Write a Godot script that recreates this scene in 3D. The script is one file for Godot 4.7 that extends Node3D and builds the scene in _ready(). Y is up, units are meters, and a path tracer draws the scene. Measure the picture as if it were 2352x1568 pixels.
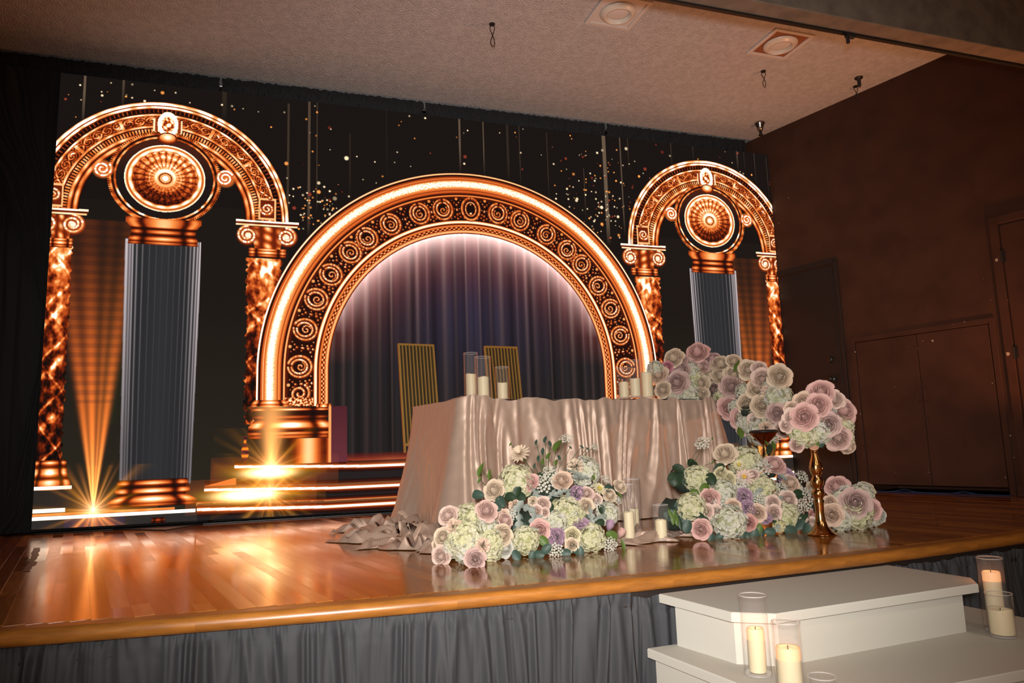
extends Node3D
# A stage set for a wedding: an LED wall behind a satin-covered sweetheart table, flowers, candles, white steps.
# y is up, metres. The hall floor is y = 0, the stage floor y = SH. The LED wall stands in the plane z = 0.
const SH := 0.60
const CEIL := 4.105
const WP := Vector3(4.955, 0.60, 0.826)      # a point at the foot of the splayed wall on the right
const WD := Vector3(0.26302, 0, 0.96479)     # along that wall, towards the hall
const WN := Vector3(-0.96479, 0, 0.26302)    # out of that wall
var M := {}
var meshes := {}
var taken := {}
var rng := RandomNumberGenerator.new()
var noise := FastNoiseLite.new()

func _ready():
	rng.seed = 11
	noise.seed = 3
	noise.noise_type = FastNoiseLite.TYPE_SIMPLEX
	noise.fractal_type = FastNoiseLite.FRACTAL_NONE
	noise.frequency = 1.0
	set_view()
	make_materials()
	build_room()
	build_wall_right()
	build_stage()
	build_ceiling_things()
	build_screen()
	build_drapes()
	build_table()
	build_chairs()
	build_steps()
	build_skirts()
	build_vases()
	build_flowers()
	build_small()

func set_view():
	var cam := Camera3D.new()
	cam.name = "camera"
	add_child(cam)
	cam.fov = 50.066
	cam.near = 0.05
	cam.far = 60.0
	cam.position = Vector3(0, SH + 0.48, 5.776)
	cam.rotation_order = EULER_ORDER_YXZ
	cam.rotation_degrees = Vector3(8.166, -18.744, -1.891)
	cam.current = true
	var we := WorldEnvironment.new()
	we.name = "environment"
	var e := Environment.new()
	e.background_mode = Environment.BG_COLOR
	e.background_color = Color(0, 0, 0)
	e.tonemap_mode = Environment.TONE_MAPPER_LINEAR
	e.tonemap_exposure = 1.0
	e.sdfgi_enabled = true
	e.ssao_enabled = true
	e.ssil_enabled = true
	we.environment = e
	add_child(we)
	# the photographer's flash beside and above the camera, its head turned towards the table and the right wall
	var fl := SpotLight3D.new()
	fl.name = "flash_light"
	add_child(fl)
	fl.look_at_from_position(FLASH, Vector3(1.72, 1.70, 1.0), Vector3.UP)
	fl.light_color = Color(1.0, 0.98, 0.965)
	fl.light_energy = 21.5
	fl.light_size = 0.07
	fl.spot_angle = 42.0
	fl.spot_angle_attenuation = 1.0
	fl.spot_range = 30.0
	fl.spot_attenuation = 2.0
	fl.shadow_enabled = true
	# a warm uplight standing on the apron, right of the picture, that washes the stage ceiling
	var ul := SpotLight3D.new()
	ul.name = "uplight_beam"
	add_child(ul)
	ul.look_at_from_position(UPLIGHT + Vector3(0, 0.17, 0), UPLIGHT_AIM, Vector3.UP)
	ul.light_color = Color(1.0, 0.66, 0.44)
	ul.light_energy = 5.2
	ul.light_size = 0.05
	ul.spot_angle = 62.0
	ul.spot_angle_attenuation = 1.0
	ul.spot_range = 30.0
	ul.spot_attenuation = 2.0
	ul.shadow_enabled = true
	# lit panels in the ceiling of the hall, behind the camera
	for p in HALL_LIGHTS:
		area("hall_panel_light", p + Vector3(0, -0.02, 0), p + Vector3(0, -2, 0), Vector2(1.1, 1.1), Color(1.0, 0.90, 0.80), 4.0)
	# the glow of the LED wall
	area("screen_light", Vector3(1.63, 1.50, 0.03), Vector3(1.63, 1.50, 2), Vector2(6.0, 1.7), Color(1.0, 0.46, 0.10), 1.5)

const FLASH := Vector3(-0.06, 1.20, 5.90)
const UPLIGHT := Vector3(5.02, 0.60, 2.36)
const UPLIGHT_AIM := Vector3(2.9, 4.1, 1.55)
const HALL_LIGHTS := [Vector3(-1.2, 4.58, 8.6), Vector3(2.8, 4.58, 8.6), Vector3(-1.2, 4.58, 11.6), Vector3(2.8, 4.58, 11.6)]

func area(called, at, to, size, col, energy):
	var l := AreaLight3D.new()
	l.name = numbered(called)
	add_child(l)
	l.area_size = size
	l.area_normalize_energy = true
	l.light_color = col
	l.light_energy = energy
	l.area_range = 30.0
	l.area_attenuation = 2.0
	l.shadow_enabled = true
	l.look_at_from_position(at, to, Vector3.UP if absf((to - at).normalized().y) < 0.95 else Vector3.BACK)

# ---------------------------------------------------------------- helpers
class Acc:
	var v := PackedVector3Array()
	var n := PackedVector3Array()
	var c := PackedColorArray()
	var uv := PackedVector2Array()
	var i := PackedInt32Array()
	func add(p: Vector3, nn: Vector3, col: Color, t: Vector2) -> int:
		v.append(p)
		n.append(nn)
		c.append(col)
		uv.append(t)
		return v.size() - 1
	func tri(a: Vector3, b: Vector3, d: Vector3, col := Color.WHITE):
		var nn := (d - a).cross(b - a).normalized()
		var k := add(a, nn, col, Vector2(a.x + a.z, a.y))
		add(b, nn, col, Vector2(b.x + b.z, b.y))
		add(d, nn, col, Vector2(d.x + d.z, d.y))
		i.append_array(PackedInt32Array([k, k + 1, k + 2]))
	func quad(a: Vector3, b: Vector3, d: Vector3, e: Vector3, col := Color.WHITE, ta := Vector2.ZERO, tb := Vector2.RIGHT, td := Vector2.ONE, te := Vector2.DOWN):
		var nn := (d - a).cross(b - a)
		if nn.length_squared() < 1e-14:
			nn = (e - a).cross(d - a)
		nn = nn.normalized()
		var k := add(a, nn, col, ta)
		add(b, nn, col, tb)
		add(d, nn, col, td)
		add(e, nn, col, te)
		i.append_array(PackedInt32Array([k, k + 1, k + 2, k, k + 2, k + 3]))
	func mesh(mat: Material) -> ArrayMesh:
		var a := []
		a.resize(Mesh.ARRAY_MAX)
		a[Mesh.ARRAY_VERTEX] = v
		a[Mesh.ARRAY_NORMAL] = n
		a[Mesh.ARRAY_COLOR] = c
		a[Mesh.ARRAY_TEX_UV] = uv
		a[Mesh.ARRAY_INDEX] = i
		var m := ArrayMesh.new()
		m.add_surface_from_arrays(Mesh.PRIMITIVE_TRIANGLES, a)
		m.surface_set_material(0, mat)
		return m

func grid(a: Acc, nu: int, nv: int, fn: Callable, col := Color.WHITE, cfn = null, uvs := Vector2.ONE):
	var p := PackedVector3Array()
	p.resize((nu + 1) * (nv + 1))
	for j in nv + 1:
		for k in nu + 1:
			p[j * (nu + 1) + k] = fn.call(float(k) / nu, float(j) / nv)
	var base := a.v.size()
	for j in nv + 1:
		for k in nu + 1:
			var du: Vector3 = p[j * (nu + 1) + mini(k + 1, nu)] - p[j * (nu + 1) + maxi(k - 1, 0)]
			var dv: Vector3 = p[mini(j + 1, nv) * (nu + 1) + k] - p[maxi(j - 1, 0) * (nu + 1) + k]
			var nn := du.cross(dv)
			if nn.length_squared() < 1e-13:      # a pole: take the run of the next row
				var jj := j + 1 if j < nv / 2.0 else j - 1
				du = p[jj * (nu + 1) + mini(k + 1, nu)] - p[jj * (nu + 1) + maxi(k - 1, 0)]
				nn = du.cross(dv)
				if nn.length_squared() < 1e-16:
					nn = Vector3.UP
			a.add(p[j * (nu + 1) + k], nn.normalized(), cfn.call(float(k) / nu, float(j) / nv) if cfn != null else col, Vector2(float(k) / nu * uvs.x, float(j) / nv * uvs.y))
	for j in nv:
		for k in nu:
			var q := base + j * (nu + 1) + k
			a.i.append_array(PackedInt32Array([q, q + nu + 1, q + 1, q + 1, q + nu + 1, q + nu + 2]))

func bbox(a: Acc, c: Vector3, s: Vector3, b := 0.004, basis := Basis.IDENTITY):   # a box with chamfered edges
	var h := s * 0.5
	b = minf(b, minf(h.x, minf(h.y, h.z)) * 0.9)
	var f := func(x, y, z): return c + basis * Vector3(x, y, z)
	var X := [h.x, h.y, h.z]
	for ax in 3:
		var u := (ax + 1) % 3
		var w := (ax + 2) % 3
		for sg in [-1.0, 1.0]:
			var pts := []
			for q in [[-1, -1], [1, -1], [1, 1], [-1, 1]]:
				var p := Vector3.ZERO
				p[ax] = sg * X[ax]
				p[u] = q[0] * (X[u] - b)
				p[w] = q[1] * (X[w] - b)
				pts.append(c + basis * p)
			if sg > 0:
				pts.reverse()
			a.quad(pts[0], pts[1], pts[2], pts[3], Color.WHITE, Vector2.ZERO, Vector2(s[u], 0), Vector2(s[u], s[w]), Vector2(0, s[w]))
			for s2 in [-1.0, 1.0]:      # chamfers along w between +-ax and +-u
				var e := []
				for q in [[-1, 0], [1, 0], [1, 1], [-1, 1]]:
					var p := Vector3.ZERO
					p[ax] = sg * (X[ax] - (0.0 if q[1] == 0 else b))
					p[u] = s2 * (X[u] - (b if q[1] == 0 else 0.0))
					p[w] = q[0] * (X[w] - b)
					e.append(c + basis * p)
				if sg * s2 < 0:
					e.reverse()
				a.quad(e[0], e[1], e[2], e[3])

func lathe(a: Acc, prof: Array, seg := 24, at := Vector3.ZERO, wob := 0.0):
	grid(a, seg, prof.size() - 1, func(u, w):
		var q: Vector2 = prof[roundi(w * (prof.size() - 1))]
		return at + Vector3(cos(u * TAU) * q.x, q.y + (wob * sin(u * TAU * 2.0 + 1.0) * float(w > 0.6)), -sin(u * TAU) * q.x))

func tube(a: Acc, pts: Array, r: float, seg := 8, cap := true):
	var np := pts.size()
	var fr := []
	var up := Vector3.UP
	for k in np:
		var d: Vector3 = (pts[mini(k + 1, np - 1)] - pts[maxi(k - 1, 0)]).normalized()
		if absf(d.dot(up)) > 0.98:
			up = Vector3.RIGHT
		var s := d.cross(up).normalized()
		fr.append([s, s.cross(d).normalized()])
		up = fr[k][1]
	grid(a, seg, np - 1, func(u, w):
		var k := roundi(w * (np - 1))
		return pts[k] + (fr[k][0] * cos(u * TAU) + fr[k][1] * sin(u * TAU)) * r)
	if cap:
		for k in [0, np - 1]:
			for q in seg:
				var a0: float = q * TAU / seg
				var a1: float = (q + 1) * TAU / seg
				a.tri(pts[k], pts[k] + (fr[k][0] * cos(a0) + fr[k][1] * sin(a0)) * r, pts[k] + (fr[k][0] * cos(a1) + fr[k][1] * sin(a1)) * r)

func prism(a: Acc, poly: Array, y0: float, y1: float, b := 0.0):     # poly of Vector2(x, z), upright sides, flat top and bottom
	var n := poly.size()
	var tri := Geometry2D.triangulate_polygon(PackedVector2Array(poly))
	for k in range(0, tri.size(), 3):
		for y in [y0, y1]:
			a.tri(Vector3(poly[tri[k]].x, y, poly[tri[k]].y), Vector3(poly[tri[k + 1]].x, y, poly[tri[k + 1]].y), Vector3(poly[tri[k + 2]].x, y, poly[tri[k + 2]].y))
	for k in n:
		var p: Vector2 = poly[k]
		var q: Vector2 = poly[(k + 1) % n]
		a.quad(Vector3(p.x, y0, p.y), Vector3(q.x, y0, q.y), Vector3(q.x, y1, q.y), Vector3(p.x, y1, p.y))

func numbered(called: String) -> String:
	var k: int = taken.get(called, 0)
	taken[called] = k + 1
	return called if k == 0 else "%s_%03d" % [called, k]

func thing(called, label, category, at := Vector3.ZERO, turn := 0.0, group := "") -> Node3D:
	var o := Node3D.new()
	o.name = numbered(called)
	add_child(o)
	o.position = at
	o.rotation.y = turn
	tag(o, label, category, group)
	return o

func tag(o, label, category, group := ""):
	o.set_meta("label", label)
	o.set_meta("category", category)
	if group:
		o.set_meta("group", group)
	return o

func part(called, mesh: Mesh, parent: Node, at := Transform3D.IDENTITY, mat: Material = null) -> MeshInstance3D:
	var o := MeshInstance3D.new()
	o.name = called
	o.mesh = mesh
	o.transform = at
	if mat:
		o.material_override = mat
	parent.add_child(o, true)
	return o

func whole(called, mesh: Mesh, label, category, at := Vector3.ZERO, group := "") -> MeshInstance3D:
	var o := MeshInstance3D.new()
	o.name = numbered(called)
	o.mesh = mesh
	o.position = at
	add_child(o)
	tag(o, label, category, group)
	return o

func struct(called, mesh: Mesh, label := "", category := "", parent: Node = null) -> MeshInstance3D:
	var o := MeshInstance3D.new()
	o.name = called
	o.mesh = mesh
	if parent:
		parent.add_child(o, true)
		return o
	o.name = numbered(called)
	add_child(o)
	o.set_meta("kind", "structure")
	if label:
		tag(o, label, category)
	return o

func box_mesh(c: Vector3, s: Vector3, mat, b := 0.004, basis := Basis.IDENTITY) -> ArrayMesh:
	var a := Acc.new()
	bbox(a, c, s, b, basis)
	return a.mesh(mat)

func smat(col: Color, rough := 0.6, metal := 0.0, spec := 0.5) -> StandardMaterial3D:     # col is linear
	var m := StandardMaterial3D.new()
	m.albedo_color = col.linear_to_srgb()
	m.roughness = rough
	m.metallic = metal
	m.metallic_specular = spec
	return m

func noise_tex(size: int, freq: float, ramp: Array, seed_ := 1, oct := 4, stretch := 1.0) -> NoiseTexture2D:
	var t := NoiseTexture2D.new()
	t.width = int(size * stretch)
	t.height = size
	t.seamless = true
	var n := FastNoiseLite.new()
	n.seed = seed_
	n.noise_type = FastNoiseLite.TYPE_SIMPLEX_SMOOTH
	n.frequency = freq
	n.fractal_octaves = oct
	t.noise = n
	if ramp:
		var g := Gradient.new()
		g.offsets = PackedFloat32Array(ramp.map(func(r): return r[0]))
		g.colors = PackedColorArray(ramp.map(func(r): return r[1]))
		t.color_ramp = g
	return t

func make_materials():
	# wood of the stage, five tones over one grain
	var grain := wood_grain()
	var tones := [Color(0.44, 0.148, 0.016), Color(0.52, 0.188, 0.022), Color(0.33, 0.104, 0.010), Color(0.60, 0.235, 0.034), Color(0.39, 0.126, 0.012)]
	for k in 5:
		var m := smat(tones[k], [0.16, 0.21, 0.18, 0.25, 0.14][k], 0.0, 0.55)
		m.albedo_texture = grain
		m.roughness_texture = noise_tex(256, 0.02, [[0.0, Color(0.75, 0.75, 0.75)], [1.0, Color(1, 1, 1)]], 40 + k)
		m.clearcoat_enabled = true
		m.clearcoat = 0.4
		m.clearcoat_roughness = [0.11, 0.17, 0.13, 0.20, 0.10][k]
		M["plank%d" % k] = m
	M.nosing = smat(Color(0.46, 0.175, 0.030), 0.34)
	M.nosing.albedo_texture = grain
	M.ceiling = smat(Color(0.58, 0.56, 0.55), 0.95, 0.0, 0.2)
	M.ceiling.albedo_texture = noise_tex(512, 0.02, [[0.0, Color(0.90, 0.90, 0.90)], [1.0, Color(1, 1, 1)]], 5)
	M.ceiling.uv1_triplanar = true
	M.ceiling.uv1_world_triplanar = true
	M.ceiling.uv1_scale = Vector3(1.2, 1.2, 1.2)
	M.ceiling.heightmap_enabled = true
	M.ceiling.heightmap_texture = noise_tex(512, 0.11, [], 6, 3)
	M.ceiling.heightmap_scale = 0.9
	M.brown = smat(Color(0.070, 0.029, 0.0165), 0.62, 0.0, 0.35)
	M.brown.albedo_texture = noise_tex(512, 0.012, [[0.0, Color(0.80, 0.80, 0.80)], [0.6, Color(0.95, 0.94, 0.93)], [1.0, Color(1, 1, 1)]], 8)
	M.brown.uv1_triplanar = true
	M.brown.uv1_world_triplanar = true
	M.brown.uv1_scale = Vector3(0.5, 0.5, 0.5)
	M.black_paint = smat(Color(0.020, 0.014, 0.012), 0.5, 0.0, 0.4)
	M.beam = smat(Color(0.20, 0.160, 0.125), 0.8, 0.0, 0.3)
	M.beam.albedo_texture = M.brown.albedo_texture
	M.beam.uv1_triplanar = true
	M.beam.uv1_world_triplanar = true
	M.hall = smat(Color(0.34, 0.29, 0.24), 0.9)
	M.hall_floor = smat(Color(0.52, 0.27, 0.11), 0.35)
	M.chip = smat(Color(0.42, 0.33, 0.24), 0.8)
	M.drape = smat(Color(0.024, 0.0245, 0.026), 0.85, 0.0, 0.3)
	M.drape.rim_enabled = true
	M.drape.rim = 0.25
	M.skirt = smat(Color(0.034, 0.035, 0.038), 0.75, 0.0, 0.45)
	M.satin = smat(Color(0.46, 0.325, 0.245), 0.47, 0.30, 0.5)
	M.satin.rim_enabled = true
	M.satin.rim = 0.2
	M.gold = smat(Color(0.80, 0.44, 0.17), 0.16, 1.0)
	M.brass = smat(Color(0.52, 0.33, 0.085), 0.36, 0.55)
	M.brass_dark = smat(Color(0.035, 0.020, 0.008), 0.7, 0.2)
	M.white = smat(Color(0.25, 0.262, 0.325), 0.10, 0.0, 0.75)
	M.white.clearcoat_enabled = true
	M.white.clearcoat = 1.0
	M.white.clearcoat_roughness = 0.05
	M.white_trim = smat(Color(0.60, 0.56, 0.52), 0.5)
	M.lamp_cream = smat(Color(0.66, 0.58, 0.48), 0.35)
	M.cut_rust = smat(Color(0.26, 0.09, 0.03), 0.7)
	M.metal_dark = smat(Color(0.05, 0.045, 0.04), 0.4, 0.8)
	M.steel = smat(Color(0.35, 0.33, 0.30), 0.25, 1.0)
	M.wax = smat(Color(0.66, 0.56, 0.36), 0.45, 0.0, 0.4)
	M.wax.subsurf_scatter_enabled = true
	M.wax.subsurf_scatter_strength = 0.15
	M.wax_glow = smat(Color(0.70, 0.50, 0.30), 0.5)
	M.wax_glow.emission_enabled = true
	M.wax_glow.emission = Color(1.0, 0.42, 0.16).linear_to_srgb()
	M.wax_glow.emission_energy_multiplier = 0.42
	M.glass = smat(Color(0.95, 0.93, 0.90), 0.02, 0.0, 0.5)
	M.glass.albedo_color.a = 0.025
	M.glass.transparency = BaseMaterial3D.TRANSPARENCY_ALPHA
	M.glass_rim = smat(Color(0.75, 0.72, 0.68), 0.05, 0.0, 0.8)
	M.glass_rim.albedo_color.a = 0.35
	M.glass_rim.transparency = BaseMaterial3D.TRANSPARENCY_ALPHA
	M.table = smat(Color(0.45, 0.44, 0.42), 0.6)
	M.black_plastic = smat(Color(0.012, 0.012, 0.013), 0.45)
	M.cable = smat(Color(0.010, 0.045, 0.12), 0.5)
	M.tape = smat(Color(0.030, 0.026, 0.024), 0.4)
	M.paper = smat(Color(0.5, 0.45, 0.38), 0.8)
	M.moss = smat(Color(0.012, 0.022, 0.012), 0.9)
	M.stem = smat(Color(0.06, 0.09, 0.03), 0.6)
	var petals := {cream = Color(0.600, 0.480, 0.350), ivory = Color(0.540, 0.510, 0.360), white = Color(0.540, 0.520, 0.450), pink = Color(0.600, 0.370, 0.325), blush = Color(0.620, 0.460, 0.385), peach = Color(0.600, 0.440, 0.330), pinkpeach = Color(0.570, 0.390, 0.330),
		mauve = Color(0.500, 0.345, 0.305), pinkmauve = Color(0.470, 0.300, 0.285), dusk = Color(0.290, 0.190, 0.165), lilac = Color(0.400, 0.265, 0.335), yellow = Color(0.580, 0.520, 0.330), hot = Color(0.500, 0.210, 0.240), coral = Color(0.520, 0.270, 0.230)}
	var leaves := {euc = Color(0.040, 0.072, 0.052), green = Color(0.075, 0.125, 0.020), dark = Color(0.020, 0.040, 0.018), grey = Color(0.21, 0.235, 0.20), pinkleaf = Color(0.50, 0.27, 0.17)}
	for k in petals:
		M[k] = smat(petals[k], 0.7, 0.0, 0.25)
		M[k].vertex_color_use_as_albedo = true
		M[k].backlight_enabled = true
		M[k].backlight = Color(petals[k] * 0.25).linear_to_srgb()
	for k in leaves:
		M[k] = smat(leaves[k], 0.5, 0.0, 0.4)
		M[k].vertex_color_use_as_albedo = true

func wood_grain() -> ImageTexture:
	var w := 512
	var h := 128
	var im := Image.create(w, h, false, Image.FORMAT_RGB8)
	var n := FastNoiseLite.new()
	n.seed = 21
	n.frequency = 0.02
	n.fractal_octaves = 3
	for y in h:
		for x in w:
			var k := n.get_noise_2d(x * 0.35, y * 3.2) * 0.5 + 0.5
			var s := n.get_noise_2d(x * 1.6 + 900, y * 22.0) * 0.5 + 0.5
			var l := 0.70 + 0.26 * k + 0.10 * (s - 0.5)
			im.set_pixel(x, y, Color(l, l * (0.97 + 0.03 * k), l * (0.93 + 0.05 * k)))
	return ImageTexture.create_from_image(im)

# ---------------------------------------------------------------- the room
func wallpt(t: float, h: float, out := 0.0) -> Vector3:
	return WP + WD * t + Vector3(0, h, 0) + WN * out

func slab(t0: float, t1: float, h0: float, h1: float, o0: float, o1: float, mat, b := 0.003) -> ArrayMesh:    # a board on the splayed wall
	return box_mesh(wallpt((t0 + t1) / 2, (h0 + h1) / 2, (o0 + o1) / 2), Vector3(absf(o1 - o0), h1 - h0, t1 - t0), mat, b, Basis(WN, Vector3.UP, WN.cross(Vector3.UP)))

func build_room():
	struct("floor", box_mesh(Vector3(0, -0.05, 8.5), Vector3(16, 0.1, 13.0), M.hall_floor), "dark hall floor in front of the stage", "floor")
	struct("wall_back", box_mesh(Vector3(1.2, CEIL / 2, -0.42), Vector3(9.6, CEIL, 0.12), M.black_paint), "black wall behind the drapes", "wall")
	struct("wall_left", box_mesh(Vector3(-3.2, CEIL / 2 + 0.3, 3.4), Vector3(0.12, CEIL + 0.6, 7.6), M.black_paint), "black side wall of the stage", "wall")
	struct("wall_hall_left", box_mesh(Vector3(-7.0, 2.4, 10.0), Vector3(0.12, 4.8, 8.2), M.hall), "beige side wall of the hall", "wall")
	struct("wall_hall_right", box_mesh(Vector3(7.0, 2.4, 9.3), Vector3(0.12, 4.8, 9.6), M.hall), "beige wall of the hall opposite", "wall")
	struct("wall_hall_rear", box_mesh(Vector3(0, 2.4, 14.2), Vector3(14.2, 4.8, 0.12), M.hall), "beige rear wall of the hall", "wall")
	struct("wall_hall_front", box_mesh(Vector3(-5.2, 2.4, 6.6), Vector3(4.0, 4.8, 0.12), M.hall), "beige hall wall beside the stage opening", "wall")
	struct("ceiling", box_mesh(Vector3(1.4, CEIL + 0.05, 1.22), Vector3(9.6, 0.1, 3.4), M.ceiling), "pale textured plaster ceiling over the stage", "ceiling")
	struct("ceiling_hall", box_mesh(Vector3(0, 4.66, 8.5), Vector3(14.4, 0.1, 11.6), M.hall), "beige ceiling of the hall", "ceiling")
	struct("trim_1", box_mesh(Vector3(1.16, 3.98, 2.772), Vector3(8.66, 1.25, 0.136), M.beam, 0.004), "brown painted header beam above the stage front", "beam")
	var pans := 0
	for p in HALL_LIGHTS:
		var t := thing("ceiling_panel_lamp", "square lit panel lamp in the hall ceiling", "lamp", p, 0, "panel lamps in the hall ceiling")
		var a := Acc.new()
		bbox(a, Vector3(0, 0.012, 0), Vector3(1.16, 0.03, 1.16), 0.004)
		part("frame", a.mesh(M.white_trim), t)
		part("diffuser", box_mesh(Vector3(0, -0.008, 0), Vector3(1.1, 0.008, 1.1), lamp_mat(0.9)), t)
	# the dome of the flash
	var f := thing("camera_flash", "camera flash with a white diffuser cap, out of the picture", "lamp", FLASH)
	f.look_at(Vector3(1.72, 1.70, 1.0), Vector3.UP)
	var s: Acc
	part("diffuser", box_mesh(Vector3(0, 0, 0.09), Vector3(0.14, 0.12, 0.02), lamp_mat(1.0), 0.006), f)
	part("flash_head", box_mesh(Vector3(0, 0, 0.16), Vector3(0.08, 0.07, 0.11), M.black_plastic), f)

	var u := thing("uplight", "small black uplight can on the stage apron, out of the picture", "lamp", UPLIGHT)
	s = Acc.new()
	lathe(s, [Vector2(0, 0.001), Vector2(0.07, 0.001), Vector2(0.07, 0.14), Vector2(0.066, 0.15), Vector2(0.055, 0.145), Vector2(0.055, 0.10)], 24)
	part("can", s.mesh(M.black_plastic), u)
	s = Acc.new()
	lathe(s, [Vector2(0.054, 0.130), Vector2(0.03, 0.134), Vector2(0, 0.135)], 24)
	var lm := lamp_mat(1.0)
	lm.emission = Color(1.0, 0.75, 0.5)
	part("lens", s.mesh(lm), u)

func lamp_mat(e: float) -> StandardMaterial3D:
	var m := smat(Color(0.8, 0.8, 0.8), 0.6)
	m.emission_enabled = true
	m.emission = Color(1.0, 0.93, 0.84)
	m.emission_energy_multiplier = e
	return m

func build_wall_right():
	# the wall, with an opening for the low cupboard
	var wa := Acc.new()
	var wb := Basis(WN, Vector3.UP, WN.cross(Vector3.UP))
	for q in [[-1.25, -0.14, -0.60, 4.0], [0.94, 4.2, -0.60, 4.0], [-0.14, 0.94, 1.29, 4.0], [-0.14, 0.94, -0.60, 0.0]]:
		bbox(wa, wallpt((q[0] + q[1]) / 2, (q[2] + q[3]) / 2, -0.06), Vector3(0.12, q[3] - q[2], q[1] - q[0]), 0.0, wb)
	var w := struct("wall_right", wa.mesh(M.brown), "dark brown painted side wall of the stage", "wall")
	# the black door by the LED wall
	var d := struct("door_1", slab(-1.15, -0.285, 0.02, 2.02, 0.001, 0.010, M.black_paint), "black door with a round knob and a deadbolt beside the LED wall", "door")
	var fr := Acc.new()
	for q in [[-0.268, -0.235, 0.0, 2.07], [-1.20, -1.165, 0.0, 2.07]]:
		var c := wallpt((q[0] + q[1]) / 2, (q[2] + q[3]) / 2, 0.010)
		bbox(fr, c, Vector3(0.020, q[3] - q[2], q[1] - q[0]), 0.003, Basis(WN, Vector3.UP, WN.cross(Vector3.UP)))
	bbox(fr, wallpt(-0.72, 2.06, 0.010), Vector3(0.020, 0.05, 0.96), 0.003, Basis(WN, Vector3.UP, WN.cross(Vector3.UP)))
	struct("door_frame", fr.mesh(M.black_paint), "", "", d)
	for k in [["knob", 0.989, 0.028], ["deadbolt", 1.165, 0.022]]:
		var a := Acc.new()
		lathe(a, [Vector2(0, 0), Vector2(0.032, 0), Vector2(0.032, 0.006), Vector2(0.012, 0.010), Vector2(0.011, 0.025), Vector2(k[2], 0.034), Vector2(k[2] * 1.05, 0.046), Vector2(k[2] * 0.7, 0.058), Vector2(0, 0.060)] if k[0] == "knob" else [Vector2(0, 0), Vector2(0.030, 0), Vector2(0.030, 0.008), Vector2(0.024, 0.020), Vector2(0, 0.022)], 20)
		var o := part(k[0], a.mesh(M.metal_dark), d, Transform3D(Basis(WN.cross(Vector3.UP).cross(WN), WN, WN.cross(Vector3.UP)).orthonormalized(), wallpt(-0.385, k[1], 0.010)))
	# the pair of cupboard doors let into the wall
	var c2 := thing("wall_cupboard", "low double cupboard doors painted brown like the wall around them", "cupboard")
	part("frame", frame_mesh(-0.186, 0.986, 0.0, 1.331, 0.044, 0.0, 0.010, M.brown), c2)
	part("cupboard_back", slab(-0.14, 0.94, 0.0, 1.29, -0.46, -0.44, M.brown), c2)
	part("cupboard_side", slab(-0.16, -0.14, 0.0, 1.29, -0.46, -0.12, M.brown), c2)
	part("cupboard_side", slab(0.94, 0.96, 0.0, 1.29, -0.46, -0.12, M.brown), c2)
	part("cupboard_top", slab(-0.14, 0.94, 1.29, 1.31, -0.46, -0.12, M.brown), c2)
	for s in [[-0.136, 0.390], [0.394, 0.936]]:
		var leaf := part("door", slab(s[0], s[1], 0.060, 1.283, -0.012, 0.006, M.brown), c2)
		var hx: float = s[1] - 0.03 if s[0] < 0 else s[0] + 0.03
		var a := Acc.new()
		tube(a, [wallpt(hx, 0.83, 0.006), wallpt(hx, 0.825, 0.028), wallpt(hx, 0.74, 0.028), wallpt(hx, 0.735, 0.006)], 0.005)
		part("handle", a.mesh(M.brown), leaf)
	var latch := Acc.new()
	bbox(latch, wallpt(0.392, 0.60, 0.010), Vector3(0.008, 0.02, 0.05), 0.002, Basis(WN, Vector3.UP, WN.cross(Vector3.UP)))
	part("latch", latch.mesh(M.brown), c2)
	# the door towards the hall
	var d2 := struct("door_2", slab(1.10, 1.96, 0.02, 2.01, 0.001, 0.012, M.brown), "brown door with chipped hinges at the hall end of the side wall", "door")
	struct("door_frame", frame_mesh(1.03, 2.03, 0.0, 2.085, 0.062, 0.0, 0.020, M.brown), "", "", d2)
	for h in [1.769, 1.043, 0.30]:
		var a := Acc.new()
		tube(a, [wallpt(1.093, h - 0.045, 0.017), wallpt(1.093, h + 0.045, 0.017)], 0.007)
		bbox(a, wallpt(1.107, h, 0.0145), Vector3(0.004, 0.085, 0.024), 0.001, Basis(WN, Vector3.UP, WN.cross(Vector3.UP)))
		part("hinge", a.mesh(M.metal_dark), d2)
	# cream flakes where the brown paint has chipped off
	var r := RandomNumberGenerator.new()
	r.seed = 5
	for k in CHIPS:
		var a := Acc.new()
		var ring := []
		for q in 7:
			var an: float = q * TAU / 7
			var rr: float = k[2] * r.randf_range(0.5, 1.15)
			ring.append(wallpt(k[0] + cos(an) * rr * 0.7, k[1] + sin(an) * rr, 0.0215 if k[0] > 1.03 and k[0] < 1.09 else (0.0065 if k[0] > -0.14 and k[0] < 0.93 and k[1] < 1.28 else 0.0112)))
		for q in 7:
			a.tri(ring[q], ring[(q + 1) % 7], wallpt(k[0], k[1], 0.022 if k[0] > 1.03 and k[0] < 1.09 else (0.007 if k[0] > -0.14 and k[0] < 0.93 and k[1] < 1.28 else 0.0117)))
		part("paint_chip", a.mesh(M.chip), w)
	var sk := struct("baseboard_right", slab(1.0, 4.0, 0.0, 0.075, 0.0205, 0.03, M.brown), "brown skirting board along the side wall", "baseboard")

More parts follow.
